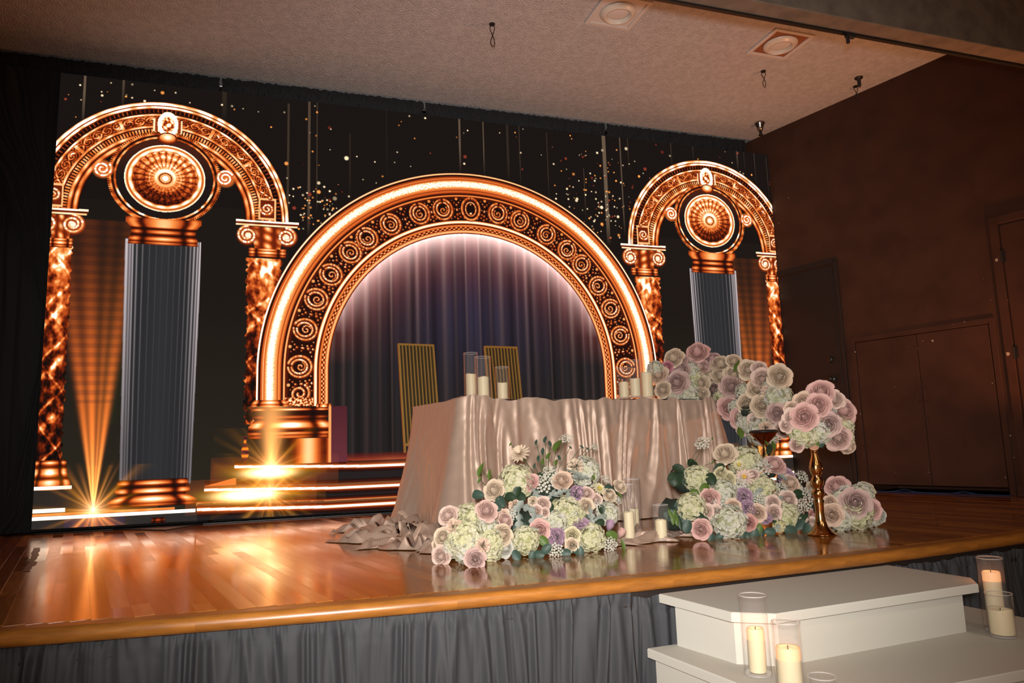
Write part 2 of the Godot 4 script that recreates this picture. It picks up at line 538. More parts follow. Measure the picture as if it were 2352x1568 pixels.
func frame_mesh(t0, t1, h0, h1, w, o0, o1, mat) -> ArrayMesh:
	var a := Acc.new()
	var bs := Basis(WN, Vector3.UP, WN.cross(Vector3.UP))
	bbox(a, wallpt(t0 + w / 2, (h0 + h1) / 2, (o0 + o1) / 2), Vector3(o1 - o0, h1 - h0, w), 0.003, bs)
	bbox(a, wallpt(t1 - w / 2, (h0 + h1) / 2, (o0 + o1) / 2), Vector3(o1 - o0, h1 - h0, w), 0.003, bs)
	bbox(a, wallpt((t0 + t1) / 2, h1 - w / 2, (o0 + o1) / 2), Vector3(o1 - o0, w, t1 - t0 - 2 * w), 0.003, bs)
	return a.mesh(mat)

# ---------------------------------------------------------------- the stage
func edge_z(x: float) -> float:      # the gently bowed front edge
	return 3.33 - 0.0345 * (x - 1.3) * (x - 1.3)

func build_stage():
	var root := Node3D.new()
	root.name = "stage_floor"
	add_child(root)
	root.set_meta("kind", "structure")
	tag(root, "glossy orange wooden strip floor of the raised stage", "floor")
	# the body below the boards
	var poly := []
	for k in 25:
		var x: float = -3.1 + 8.54 * k / 24.0
		poly.append(Vector2(x, edge_z(x) - 0.035))
	poly.append(Vector2(4.63, -0.35))
	poly.append(Vector2(-3.1, -0.35))
	var a := Acc.new()
	prism(a, poly, 0.0, SH - 0.018)
	part("platform", a.mesh(M.black_paint), root)
	# the rounded nosing
	a = Acc.new()
	var prof := []
	for q in 13:
		var an := -PI / 2 + PI * q / 12.0
		prof.append(Vector2(cos(an) * 0.025, -0.026 + sin(an) * 0.025))
	prof = [Vector2(-0.06, -0.051)] + prof + [Vector2(-0.06, -0.001)]
	grid(a, 120, prof.size() - 1, func(u, w):
		var x: float = -2.6 + 8.02 * u
		var q: Vector2 = prof[roundi(w * (prof.size() - 1))]
		return Vector3(x, SH + q.y, edge_z(x) - 0.005 + q.x), Color.WHITE, null, Vector2(10, 0.3))
	part("nosing", a.mesh(M.nosing), root)
	# strip boards running from the back towards the front, askew to the front edge
	var ang := deg_to_rad(12.0)
	var dir := Vector2(sin(ang), cos(ang))
	var side := Vector2(cos(ang), -sin(ang))
	var w := 0.057
	var boards := []
	var r := RandomNumberGenerator.new()
	r.seed = 77
	for k in range(-60, 105):
		var s0: float = k * w
		var cen: Vector2 = side * (s0 + w / 2)
		var tend := 3.5
		for it in 8:
			var x := (cen + dir * tend).x
			tend += (edge_z(x) - 0.062 - (cen + dir * tend).y) / dir.y
		var t: float = -0.35 / dir.y - r.randf() * 0.8
		while t < tend - 0.02:
			var t1: float = minf(t + r.randf_range(0.45, 1.15), tend)
			if tend - t1 < 0.12:
				t1 = tend
			var mid: Vector2 = cen + dir * (t + t1) / 2
			if mid.x > -2.6 and (Vector3(mid.x, SH, mid.y) - WP).dot(WN) > -0.05 and t1 > -0.35:
				boards.append({"s": s0, "t0": t, "t1": t1, "mid": mid, "k": r.randi() % 5, "u": r.randf() * 3.0, "dy": r.randf() * 0.0001, "slope": t1 == tend})
			t = t1
	var eye := Vector2(0, 5.776)
	boards.sort_custom(func(p, q): return near_board(p, eye) < near_board(q, eye))
	var rest := []
	for q in 5:
		rest.append(Acc.new())
	for k in boards.size():
		var b: Dictionary = boards[k]
		var acc: Acc = Acc.new() if k < 300 else rest[b.k]
		board(acc, b, dir, side, w)
		if k < 300:
			part("plank", acc.mesh(M["plank%d" % b.k]), root)
	for q in 5:
		var o := part("far_planks", rest[q].mesh(M["plank%d" % q]), root)
		o.set_meta("kind", "stuff")

func near_board(b: Dictionary, eye: Vector2) -> float:
	var d: Vector2 = b.mid - eye
	var an := rad_to_deg(atan2(d.x, -d.y))
	return d.length() + (0.0 if an > -20 and an < 57 else 50.0)

func board(a: Acc, b: Dictionary, dir: Vector2, side: Vector2, w: float):
	var g := 0.00003
	var y: float = SH - b.dy
	var P := func(s: float, t: float, yy: float) -> Vector3:
		var q: Vector2 = side * s + dir * t
		return Vector3(q.x, yy, q.y)
	var s0: float = b.s + g
	var s1: float = b.s + w - g
	var t0: float = b.t0 + g
	var t1: float = b.t1 - g
	var e := 0.0002
	var u0: float = b.u
	var u1: float = b.u + (t1 - t0) * 0.9
	var v0: float = fmod(b.u * 7.3, 1.0)
	a.quad(P.call(s0 + e, t0 + e, y), P.call(s0 + e, t1 - e, y), P.call(s1 - e, t1 - e, y), P.call(s1 - e, t0 + e, y), Color.WHITE, Vector2(u0, v0), Vector2(u1, v0), Vector2(u1, v0 + 0.25), Vector2(u0, v0 + 0.25))
	var top := [P.call(s0 + e, t0 + e, y), P.call(s0 + e, t1 - e, y), P.call(s1 - e, t1 - e, y), P.call(s1 - e, t0 + e, y)]
	var low := [P.call(s0, t0, y - e), P.call(s0, t1, y - e), P.call(s1, t1, y - e), P.call(s1, t0, y - e)]
	var bot := [P.call(s0, t0, y - 0.016), P.call(s0, t1, y - 0.016), P.call(s1, t1, y - 0.016), P.call(s1, t0, y - 0.016)]
	for k in 4:
		var n := (k + 1) % 4
		a.quad(top[k], low[k], low[n], top[n], Color.WHITE, Vector2(u0, v0), Vector2(u0, v0), Vector2(u1, v0), Vector2(u1, v0))
		a.quad(low[k], bot[k], bot[n], low[n], Color.WHITE, Vector2(u0, v0), Vector2(u0, v0), Vector2(u1, v0), Vector2(u1, v0))

func build_ceiling_things():
	for q in [[Vector3(2.33, CEIL, 1.493), "recessed ceiling light with a cream ring in a plain plaster square", M.white_trim], [Vector3(3.746, CEIL, 1.452), "recessed ceiling light with a cream ring on a rusty brown square", M.cut_rust]]:
		var t := thing("recessed_light", q[1], "ceiling light", q[0], 0.0, "recessed lights in the stage ceiling")
		var a := Acc.new()
		for s in [[-0.165, 0, 0.03, 0.36], [0.165, 0, 0.03, 0.36], [0, -0.165, 0.30, 0.03], [0, 0.165, 0.30, 0.03]]:
			bbox(a, Vector3(s[0], -0.006, s[1]), Vector3(s[2], 0.014, s[3]), 0.002)
		part("frame", a.mesh(M.white_trim), t)
		part("cover_plate", box_mesh(Vector3(0, -0.003, 0), Vector3(0.302, 0.006, 0.302), q[2]), t)
		a = Acc.new()
		lathe(a, [Vector2(0.085, -0.005), Vector2(0.128, -0.007), Vector2(0.130, -0.014), Vector2(0.118, -0.026), Vector2(0.100, -0.038), Vector2(0.092, -0.040), Vector2(0.086, -0.030), Vector2(0.082, -0.010)], 36)
		part("ring", a.mesh(M.lamp_cream), t)
		a = Acc.new()
		lathe(a, [Vector2(0.0, -0.022), Vector2(0.03, -0.021), Vector2(0.055, -0.017), Vector2(0.084, -0.008)], 28)
		part("lens", a.mesh(M.white_trim), t)
	# wire hooks left in the ceiling
	var hooks := [[Vector3(1.511, CEIL, 1.11), "thin wire twisted into a loop, hanging from the ceiling left of the recessed lights", 0.16], [Vector3(3.889, CEIL, 1.057), "figure-eight wire hook hanging behind the rusty recessed light", 0.13], [Vector3(4.86, CEIL, 1.05), "figure-eight wire hook hanging against the brown side wall", 0.12]]
	for h in hooks:
		var a := Acc.new()
		lathe(a, [Vector2(0, 0), Vector2(0.022, 0), Vector2(0.020, -0.008), Vector2(0, -0.010)], 14)
		var pts := []
		for k in 41:
			var u: float = k / 40.0
			pts.append(Vector3(0.016 * sin(u * TAU * 2.0), -0.012 - h[2] * (0.5 - 0.5 * cos(u * TAU)), 0.006 * sin(u * TAU * 3.0)))
		tube(a, pts, 0.003, 6)
		whole("ceiling_hook", a.mesh(M.metal_dark), h[1], "hook", h[0], "hooks in the stage ceiling")
	var b := Acc.new()
	lathe(b, [Vector2(0, 0), Vector2(0.035, 0), Vector2(0.032, -0.01), Vector2(0.016, -0.014), Vector2(0.014, -0.07), Vector2(0.010, -0.085), Vector2(0, -0.09)], 16)
	whole("ceiling_peg", b.mesh(M.metal_dark), "short black peg screwed to the ceiling by the brown wall", "peg", Vector3(4.769, CEIL, 1.18))
	var t := thing("sprinkler_head", "bell-shaped sprinkler head on the ceiling in the back corner", "sprinkler", Vector3(4.502, CEIL, 0.2))
	b = Acc.new()
	lathe(b, [Vector2(0.0, 0), Vector2(0.050, 0), Vector2(0.046, -0.012), Vector2(0.030, -0.045), Vector2(0.022, -0.075), Vector2(0, -0.078)], 20)
	part("escutcheon", b.mesh(M.steel), t)
	b = Acc.new()
	lathe(b, [Vector2(0.014, -0.07), Vector2(0.013, -0.115), Vector2(0.020, -0.118), Vector2(0.022, -0.124), Vector2(0, -0.126)], 14)
	part("deflector", b.mesh(M.metal_dark), t)
	# the curtain track under the beam
	t = thing("curtain_track", "thin black curtain track screwed along the bottom of the header beam", "track", Vector3(0, 0, 0))
	b = Acc.new()
	bbox(b, Vector3(1.2, 3.3485, 2.722), Vector3(7.6, 0.013, 0.026), 0.003)
	part("rail", b.mesh(M.metal_dark), t)
	b = Acc.new()
	bbox(b, Vector3(3.12, 3.318, 2.722), Vector3(0.016, 0.055, 0.018), 0.003)
	bbox(b, Vector3(3.14, 3.338, 2.722), Vector3(0.06, 0.018, 0.03), 0.003)
	part("clip", b.mesh(M.black_plastic), t)

# ---------------------------------------------------------------- the picture on the LED wall
const AX0 := -1.475      # picture's left, right, bottom, top: x and height on the wall, heights 0.35 above the world's
const AX1 := 4.735
const AY0 := 0.955
const AY1 := 4.245
const K := 310.0
const CX := 1.63         # its axis of symmetry
var W := int((AX1 - AX0) * K)
var H := int((AY1 - AY0) * K)
var buf := PackedFloat32Array()
var ramp := []

func gold(v: float) -> Color:
	return ramp[clampi(int(v * 255.0), 0, 255)]

func blend(ix: int, iy: int, c: Color, add := false):
	var q := (iy * W + ix) * 4
	if add:
		buf[q] += c.r * c.a
		buf[q + 1] += c.g * c.a
		buf[q + 2] += c.b * c.a
	else:
		buf[q] += (c.r - buf[q]) * c.a
		buf[q + 1] += (c.g - buf[q + 1]) * c.a
		buf[q + 2] += (c.b - buf[q + 2]) * c.a

func paint(x0: float, y0: float, x1: float, y1: float, fn: Callable, add := false):
	for iy in range(maxi(0, int((AY1 - y1) * K)), mini(H, int((AY1 - y0) * K) + 1)):
		var y := AY1 - (iy + 0.5) / K
		for ix in range(maxi(0, int((x0 - AX0) * K)), mini(W, int((x1 - AX0) * K) + 1)):
			var c: Color = fn.call(AX0 + (ix + 0.5) / K, y)
			if c.a > 0.0:
				blend(ix, iy, c, add)

func dab(x: float, y: float, r: float, c: Color, add := false):     # a soft round spot
	paint(x - r, y - r, x + r, y + r, func(px, py):
		var d := Vector2(px - x, py - y).length() / r
		return Color(c.r, c.g, c.b, c.a * clampf((1.0 - d) * 2.5, 0.0, 1.0)), add)

func stroke(pts: Array, w0: float, w1: float, v: float, rough := 0.15):     # a raised golden line with a lit edge
	var n := pts.size()
	for pass_ in 2:
		for k in n:
			var u := float(k) / maxf(n - 1, 1)
			var w: float = lerpf(w0, w1, u)
			var p: Vector2 = pts[k]
			if pass_ == 0:
				dab(p.x, p.y, w, gold(v * 0.55))
			else:
				dab(p.x - w * 0.22, p.y + w * 0.22, w * 0.55, gold(clampf(v * (1.0 + rough * noise.get_noise_2d(p.x * 60, p.y * 60) * 2.0) + 0.12, 0, 1)))

func spiral(c: Vector2, r: float, turns: float, a0: float, dirn: float, w: float, v: float):
	var pts := []
	var n := int(turns * 26 * maxf(0.5, r / 0.06))
	for k in n + 1:
		var u := float(k) / n
		var rr := r * (1.0 - 0.82 * u)
		var an := a0 + dirn * u * turns * TAU
		pts.append(c + Vector2(cos(an), sin(an)) * rr)
	stroke(pts, w, w * 0.75, v)

func curve(pr: PackedFloat32Array, r: float) -> float:     # pairs (radius falling, value)
	for k in range(0, pr.size() - 2, 2):
		if r <= pr[k] and r >= pr[k + 2]:
			return lerpf(pr[k + 1], pr[k + 3], (pr[k] - r) / maxf(pr[k] - pr[k + 2], 1e-6))
	return -1.0

func led_picture() -> ImageTexture:
	buf.resize(W * H * 4)
	var g := [[0.0, 0.006, 0.004, 0.0035], [0.14, 0.035, 0.006, 0.003], [0.30, 0.20, 0.020, 0.004], [0.48, 0.66, 0.105, 0.016], [0.64, 1.05, 0.31, 0.065], [0.80, 1.30, 0.68, 0.29], [0.92, 1.65, 1.25, 0.90], [1.0, 2.6, 2.1, 1.6]]
	for k in 256:
		var v := k / 255.0
		for q in g.size() - 1:
			if v <= g[q + 1][0]:
				var u: float = (v - g[q][0]) / (g[q + 1][0] - g[q][0])
				ramp.append(Color(lerpf(g[q][1], g[q + 1][1], u), lerpf(g[q][2], g[q + 1][2], u), lerpf(g[q][3], g[q + 1][3], u)))
				break
	for k in W * H:
		buf[k * 4] = 0.0105
		buf[k * 4 + 1] = 0.0072
		buf[k * 4 + 2] = 0.0062
		buf[k * 4 + 3] = 1.0
	side_arch()
	centre_arch()
	pedestal_and_steps()
	mirror()
	sparks()
	return ImageTexture.create_from_image(Image.create_from_data(W, H, false, Image.FORMAT_RGBAF, buf.to_byte_array()))

func mirror():
	var half := int((CX - AX0) * K)
	for iy in H:
		for k in half:
			var d := half + k
			if d < W:
				var q := (iy * W + half - 1 - k) * 4
				var p := (iy * W + d) * 4
				for ch in 3:
					buf[p + ch] = buf[q + ch]

func side_arch():
	var cx := -0.735
	var cy := 3.215
	# the dark opening, a little green-brown low down, and the red fans of light
	paint(AX0, 1.05, 0.15, 3.3, func(x, y):
		var low := clampf((2.6 - y) / 1.4, 0, 1)
		return Color(0.0135 + 0.010 * low, 0.0095 + 0.010 * low, 0.0075 + 0.005 * low, 1.0))
	var src := Vector2(-1.111, 1.075)
	paint(AX0, 1.09, -0.75, 3.15, func(x, y):
		var up: float = y - src.y
		var an := atan2(x - src.x, up)
		var f := 0.0
		for b in [[-0.135, 0.030, 0.75], [-0.055, 0.034, 1.0], [0.015, 0.020, 0.55], [0.075, 0.030, 0.85], [0.30, 0.03, 0.25], [-0.30, 0.05, 0.2], [0.42, 0.03, 0.15], [-0.5, 0.05, 0.15]]:
			var d: float = (an - b[0]) / b[1]
			var reach := 1.0 if absf(b[0]) < 0.2 else clampf(1.0 - up / 0.35, 0, 1)
			f += b[2] * exp(-d * d) * reach
		var fall: float = clampf(0.07 + 0.62 * exp(-up / 0.70) + 0.75 * exp(-up / 0.18), 0.0, 1.3) * clampf(2.1 - up, 0.25, 1.0)
		var grid_ := 1.0 if up < 0.75 else 0.86 + 0.14 * signf(sin(y * 95.0))
		var green := 0.008 * exp(-pow((an - 0.06) / 0.10, 2)) * float(up > 0.6) * clampf(2.0 - up, 0, 1)
		return Color(3.0 * f * fall * grid_, (0.52 + 1.0 * exp(-up / 0.3)) * f * fall * grid_ + green, (0.06 + 0.5 * exp(-up / 0.2)) * f * fall, 1.0), true)
	# fluted column with a golden drum and base
	var flutes := [[-0.245, 0.010, 0.8], [-0.222, 0.006, 0.5], [-0.205, 0.005, 0.55], [-0.178, 0.005, 0.30], [-0.140, 0.004, 0.16], [-0.095, 0.003, 0.07], [-0.05, 0.0025, 0.05], [-0.01, 0.002, 0.03], [0.035, 0.002, 0.05], [0.075, 0.0025, 0.05], [0.115, 0.003, 0.08], [0.150, 0.004, 0.14], [0.180, 0.005, 0.26], [0.205, 0.006, 0.50], [0.228, 0.005, 0.62], [0.247, 0.007, 0.85]]
	paint(-1.0, 1.25, -0.48, 3.02, func(x, y):
		var hw := lerpf(0.225, 0.252, clampf((y - 1.27) / 1.7, 0, 1))
		var u: float = (x - cx - 0.005) / hw * 0.25
		if absf(u) > 0.256:
			return Color(0, 0, 0, 0)
		var e := clampf(1.0 - absf(u) / 0.26, 0, 1)
		var l := 0.020 + 0.010 * e
		var dim := 0.28 + 0.72 * clampf((y - 1.5) / 1.5, 0, 1)
		var line := 0.0
		for f in flutes:
			line += f[2] * exp(-pow((u - f[0]) / f[1], 2)) * dim
		return Color(l + 0.80 * line, l + 0.68 * line, l * 1.08 + 0.70 * line, 1.0))
	drum(cx, 3.196, 2.99, 0.257, [[0.0, 0.0], [0.02, 0.5], [0.10, 0.72], [0.36, 0.75], [0.40, 0.35], [0.45, 0.10], [0.50, 0.55], [0.56, 0.75], [0.62, 0.35], [0.68, 0.08], [0.72, 0.4], [0.80, 0.85], [0.86, 0.6], [0.90, 0.25], [0.95, 0.7], [1.0, 0.4]], [1.0, 1.0, 0.86, 0.84, 0.90, 0.92])
	drum(cx - 0.01, 1.285, 1.10, 0.285, [[0.0, 0.15], [0.06, 0.6], [0.14, 0.85], [0.20, 0.3], [0.28, 0.12], [0.36, 0.75], [0.44, 0.95], [0.50, 0.4], [0.55, 0.12], [0.62, 0.6], [0.72, 1.0], [0.80, 0.75], [0.88, 0.35], [0.94, 0.6], [1.0, 0.2]], [0.78, 0.80, 0.84, 0.80, 1.0, 1.0])
	# floor lines of the opening
	bar(AX0, -0.465, 1.043, 1.066, 0.97)
	bar(AX0, -1.28, 1.092, 1.118, 0.93)
	bar(AX0, -0.60, 1.070, 1.088, 0.62)
	paint(AX0, 0.95, 0.0, 1.043, func(x, y): return Color(0.030, 0.026, 0.024, 1.0))
	# twisted columns
	twist(-1.40, 1.44, 2.95, 0.078)
	drum(-1.385, 1.44, 1.245, 0.125, [[0.0, 0.3], [0.08, 0.9], [0.16, 0.4], [0.24, 0.2], [0.32, 0.85], [0.45, 1.0], [0.55, 0.5], [0.62, 0.2], [0.72, 0.9], [0.84, 0.8], [0.92, 0.3], [1.0, 0.6]], [0.75, 0.8, 0.8, 0.9, 1.0, 1.0])
	bar(AX0, -1.25, 1.246, 1.268, 0.95)
	paint(AX0, 1.12, -1.25, 1.24, func(x, y): return Color(0.028, 0.022, 0.018, 1.0))
	twist(-0.025, 1.66, 2.92, 0.125)
	paint(-0.17, 1.38, -0.11, 1.57, func(x, y): return Color(gold(0.35 + 0.3 * sin(y * 120.0)).r, gold(0.35 + 0.3 * sin(y * 120.0)).g, 0.02, 1.0 if absf(x + 0.14) < 0.018 + 0.01 * sin(y * 40.0) else 0.0))
	# capitals: neck, leaves, volutes, slab
	for c in [[-1.40, 0.078], [-0.005, 0.135]]:
		var x0: float = c[0]
		var hw: float = c[1]
		drum(x0, 3.0, 2.935, hw, [[0.0, 0.5], [0.15, 0.9], [0.3, 0.35], [0.4, 0.8], [0.55, 0.9], [0.7, 0.3], [0.85, 0.7], [1.0, 0.3]], [1.0, 1.0])
		paint(x0 - hw, 3.0, x0 + hw, 3.17, func(x, y):
			var u: float = (x - x0) / hw
			var k := sin(u * 9.0 + 1.5) * 0.5 + 0.5
			return Color(gold(0.25 + 0.6 * k * (0.6 + 0.4 * sin(y * 90.0 + u * 4))), 1.0 if absf(u) < 0.95 - (3.17 - y) * 1.5 else 0.0))
	for c in [[Vector2(-1.326, 3.105), 1.0], [Vector2(-0.150, 3.098), -1.0], [Vector2(0.137, 3.098), 1.0], [Vector2(-1.49, 3.105), -1.0]]:
		dab(c[0].x, c[0].y, 0.088, gold(0.30))
		spiral(c[0], 0.070, 2.1, PI / 2, -c[1], 0.017, 0.72)
		dab(c[0].x, c[0].y, 0.022, gold(0.9))
	for s in [[AX0, -1.232], [-0.236, 0.226]]:
		bar(s[0], s[1], 3.205, 3.222, 0.93)
		bar(s[0], s[1], 3.190, 3.205, 0.25)
		bar(s[0], s[1] - 0.01, 3.176, 3.190, 0.82)
	# the arch itself
	var pr := PackedFloat32Array([0.885, 0.0, 0.882, 0.7, 0.874, 0.98, 0.862, 0.95, 0.858, 0.25, 0.853, 0.3, 0.849, 0.95, 0.838, 0.9, 0.832, 0.35, 0.826, 0.10, 0.800, 0.06, 0.792, 0.05, 0.788, 0.85, 0.780, 0.9, 0.775, 0.4, 0.770, 0.5, 0.700, 0.5, 0.694, 0.7, 0.686, 0.85, 0.680, 0.25, 0.672, 0.15, 0.640, 0.15, 0.634, 0.7, 0.622, 0.85, 0.612, 0.4, 0.604, 0.12, 0.597, 0.6, 0.585, 0.75, 0.574, 0.45, 0.566, 0.1, 0.560, 0.0])
	paint(AX0, 3.222, 0.16, 4.11, func(x, y):
		var dx: float = x - cx
		var dy: float = y - cy
		var r := sqrt(dx * dx + dy * dy)
		if r > 0.885 or r < 0.56:
			return Color(0, 0, 0, 0)
		var v := curve(pr, r)
		var th := atan2(dx, dy)
		if r > 0.70 and r < 0.77:
			var q := (r - 0.735) / 0.035
			var cell := fmod(th * 9.5 + 100.0, 1.0) * 2.0 - 1.0
			var vine := exp(-pow((q - 0.55 * sin(th * 29.8)) / 0.22, 2))
			var curl := sin(14.0 * Vector2(cell * 0.8, q).length() + 2.0 * atan2(q, cell))
			v = 0.34 + 0.22 * curl + 0.34 * vine + 0.12 * noise.get_noise_2d(x * 30, y * 30)
			if fmod(absf(th) + 0.05, 0.47) < 0.03:
				v = 0.8
		elif r > 0.64 and r < 0.672:
			v = 0.12 + 0.55 * float(fmod(th * 60.0 + 100.0, 2.0) < 1.0)
		elif r > 0.80 and r < 0.826:
			v = 0.05 + 0.35 * float(fmod(th * 80.0 + 100.0, 3.0) < 0.7)
		v *= 0.92 + 0.25 * noise.get_noise_2d(x * 9, y * 9)
		return Color(gold(clampf(v, 0, 1)), 1.0))
	for s in [-1.0, 1.0]:      # square scroll blocks at the feet of the arch and leaves above them
		var c := Vector2(cx + s * 0.725, 3.315)
		paint(c.x - 0.062, c.y - 0.085, c.x + 0.062, c.y + 0.085, func(x, y):
			var e := maxf(absf(x - c.x) / 0.062, absf(y - c.y) / 0.085)
			return Color(gold(0.75 if e > 0.84 else 0.26), 1.0))
		spiral(c, 0.050, 1.7, PI, s, 0.015, 0.66)
		for k in 5:
			var an := 0.9 + k * 0.3
			stroke([c + Vector2(s * 0.02, 0.09), c + Vector2(-s * 0.03 + s * cos(an) * 0.07, 0.10 + sin(an) * 0.09)], 0.018, 0.008, 0.62)
	# the ring with a rosette standing on the column
	var mc := Vector2(-0.737, 3.500)
	paint(mc.x - 0.40, mc.y - 0.31, mc.x + 0.40, mc.y + 0.36, func(x, y):
		var dx: float = x - mc.x
		var dy: float = y - mc.y
		var r := sqrt(dx * dx * 0.94 + dy * dy * 1.06)
		var th := atan2(dx, dy)
		if r > 0.378:
			return Color(0, 0, 0, 0)
		if r > 0.318:
			var v := 0.10
			if r > 0.365:
				v = 0.2 + 0.45 * float(fmod(th * 46 + 90, 2.0) < 1.0)
			elif r > 0.352:
				v = 0.62
			elif r > 0.335:
				v = 0.14
			elif r > 0.322:
				v = 0.70 if dy > -0.1 else 0.93
			return Color(gold(v * (0.8 + 0.3 * noise.get_noise_2d(x * 14, y * 14))), 1.0)
		if r > 0.268:
			return Color(0.014 + 0.05 * clampf(dy * 4, 0, 1), 0.009 + 0.006 * clampf(dy * 4, 0, 1), 0.008, 1.0)
		if r > 0.215:
			var q := (r - 0.215) / 0.053
			var rib := 0.12 * sin(th * 16.0) if q < 0.45 else 0.0
			return Color(gold(clampf(0.35 + 0.6 * absf(sin(q * PI * 1.5)) + rib + 0.12 * dy, 0, 1)), 1.0)
		if r > 0.078:
			var pet := absf(sin(th * 13.0))
			var lit := clampf(0.60 + 1.9 * dy + 0.35 * dx, 0.18, 1.0)
			var v := lit * (0.30 + 0.75 * pow(pet, 0.6)) * (0.82 + 0.18 * sin(r * 120.0)) + 0.10 * noise.get_noise_2d(x * 40, y * 40)
			if r < 0.11:
				v += 0.25
			return Color(gold(clampf(v, 0.05, 1)), 1.0)
		if r > 0.045:
			return Color(gold(clampf(0.62 + 0.25 * sin((r - 0.045) / 0.033 * PI) + dy * 2.0, 0, 1)), 1.0)
		return Color(gold(0.95 if r < 0.02 else (0.30 if r > 0.036 else 0.7)), 1.0))
	for s in [[Vector2(-1.155, 3.535), -1.0], [Vector2(-0.318, 3.535), 1.0]]:
		dab(s[0].x, s[0].y, 0.075, gold(0.55))
		spiral(s[0], 0.060, 1.9, 0.6, s[1], 0.016, 0.82)
	# keystone
	var kc := Vector2(-0.732, 3.925)
	paint(kc.x - 0.13, kc.y - 0.16, kc.x + 0.13, kc.y + 0.13, func(x, y):
		var o := Vector2((x - kc.x) / 0.062, (y - kc.y) / 0.088).length()
		var gem := Vector2((x - kc.x) / 0.055, (y - kc.y + 0.108) / 0.036).length()
		if gem < 1.25:
			return Color(gold(clampf(1.0 - gem * 0.45 + (y - kc.y + 0.108) * 6.0, 0.2, 1.0) if gem < 1.0 else 0.28), 1.0)
		if o < 1.15:
			return Color(gold(0.93 if o > 0.72 else clampf(0.5 + 0.4 * noise.get_noise_2d(x * 30, y * 30) + 0.2 * (1 - o), 0, 1)), 1.0)
		if absf(y - kc.y + 0.01) < 0.05 and absf(x - kc.x) < 0.10:
			return Color(gold(0.35 + 0.5 * float(sin(absf(x - kc.x) * 140.0) > 0.0)), 1.0)
		return Color(0, 0, 0, 0))
	# the star of the floor light
	burst(src + Vector2(0, 0.02), 0.05, 0.13, 2.6)
	paint(-1.28, 0.955, -0.92, 1.045, func(x, y):
		var an := atan2(x - src.x, src.y - y + 0.02)
		var f := 0.0
		for b in [-0.75, -0.4, -0.05, 0.25, 0.55, 0.85]:
			f += exp(-pow((an - b) / 0.09, 2))
		return Color(1.0 * f * exp(-(src.y - y) / 0.07), 0.16 * f * exp(-(src.y - y) / 0.07), 0.03, 1.0), true)
	drum(-0.705, 1.02, 0.965, 0.05, [[0.0, 0.1], [0.3, 0.45], [0.5, 0.1], [0.8, 0.4], [1.0, 0.1]], [0.8, 1.0])

func bar(x0: float, x1: float, y0: float, y1: float, v: float):
	paint(x0, y0, x1, y1, func(x, y):
		if x < x0 or x > x1 or y < y0 or y > y1:
			return Color(0, 0, 0, 0)
		return Color(gold(clampf(v + 0.05 * noise.get_noise_2d(x * 8, y * 3), 0, 1)), 1.0))

func burst(c: Vector2, r0: float, r1: float, e: float):
	paint(c.x - 0.4, c.y - 0.25, c.x + 0.4, c.y + 0.3, func(x, y):
		var d: Vector2 = Vector2(x, y) - c
		var l := d.length()
		var an := atan2(d.x, d.y)
		var rays := 0.35 * pow(absf(cos(an * 4.0)), 14.0) + 0.25 * pow(absf(cos(an * 7.0 + 1.0)), 18.0)
		var k := exp(-l / r0 * 1.2) + rays * exp(-l / r1)
		return Color(e * k, e * 0.62 * k * (0.55 + 0.45 * exp(-l / r0)), e * 0.35 * k * exp(-l / r0 * 0.8), 1.0), true)

func drum(cx: float, y1: float, y0: float, hw: float, rows: Array, shape: Array):
	# a turned golden block: brightness by height, falling to the sides with a second highlight
	paint(cx - hw, y0, cx + hw, y1, func(x, y):
		var t := clampf((y1 - y) / (y1 - y0), 0.0, 0.9999)
		var q := t * (shape.size() - 1)
		var w: float = hw * lerpf(shape[int(q)], shape[int(q) + 1], q - int(q))
		var u: float = (x - cx) / w
		if absf(u) > 1.0:
			return Color(0, 0, 0, 0)
		var v := 0.0
		for k in rows.size() - 1:
			if t >= rows[k][0] and t <= rows[k + 1][0]:
				v = lerpf(rows[k][1], rows[k + 1][1], (t - rows[k][0]) / (rows[k + 1][0] - rows[k][0]))
		var across := 0.45 + 0.6 * exp(-pow(u / 0.42, 2)) + 0.4 * exp(-pow((absf(u) - 0.82) / 0.13, 2)) - 0.35 * exp(-pow((absf(u) - 0.60) / 0.09, 2))
		return Color(gold(clampf(v * across, 0, 1)), 1.0))

func twist(cx: float, y0: float, y1: float, hw: float):
	paint(cx - hw * 1.12, y0, cx + hw * 1.12, y1, func(x, y):
		var u: float = (x - cx) / hw
		var edge := 1.0 + 0.10 * noise.get_noise_2d(y * 22, cx * 9 + signf(u) * 5)
		if absf(u) > edge:
			return Color(0, 0, 0, 0)
		var t: float = (y - y0) / (y1 - y0)
		var ph: float = y * 17.0 - asin(clampf(u, -1, 1)) * 1.35
		var vine := exp(-pow((fmod(ph + 60.0, TAU) - 1.2) / 0.5, 2)) + 0.8 * exp(-pow((fmod(ph + 60.0, TAU) - 3.4) / 0.22, 2)) + 0.7 * exp(-pow((fmod(y * 15.0 + asin(clampf(u, -1, 1)) * 1.5 + 60.0, TAU) - 2.0) / 0.2, 2))
		var leaf := noise.get_noise_2d(x * 15, y * 9) + 0.4 * noise.get_noise_2d(x * 34, y * 26)
		var body := 0.20 + 0.30 * t + 0.25 * exp(-pow((u - 0.25) / 0.35, 2)) * (0.3 + 0.7 * t)
		var v := body * (0.5 + 0.6 * t) + vine * (0.40 + 0.18 * leaf) + 0.22 * leaf
		return Color(gold(clampf(v * (1.0 - 0.35 * absf(u)), 0.0, 0.97)), 1.0))

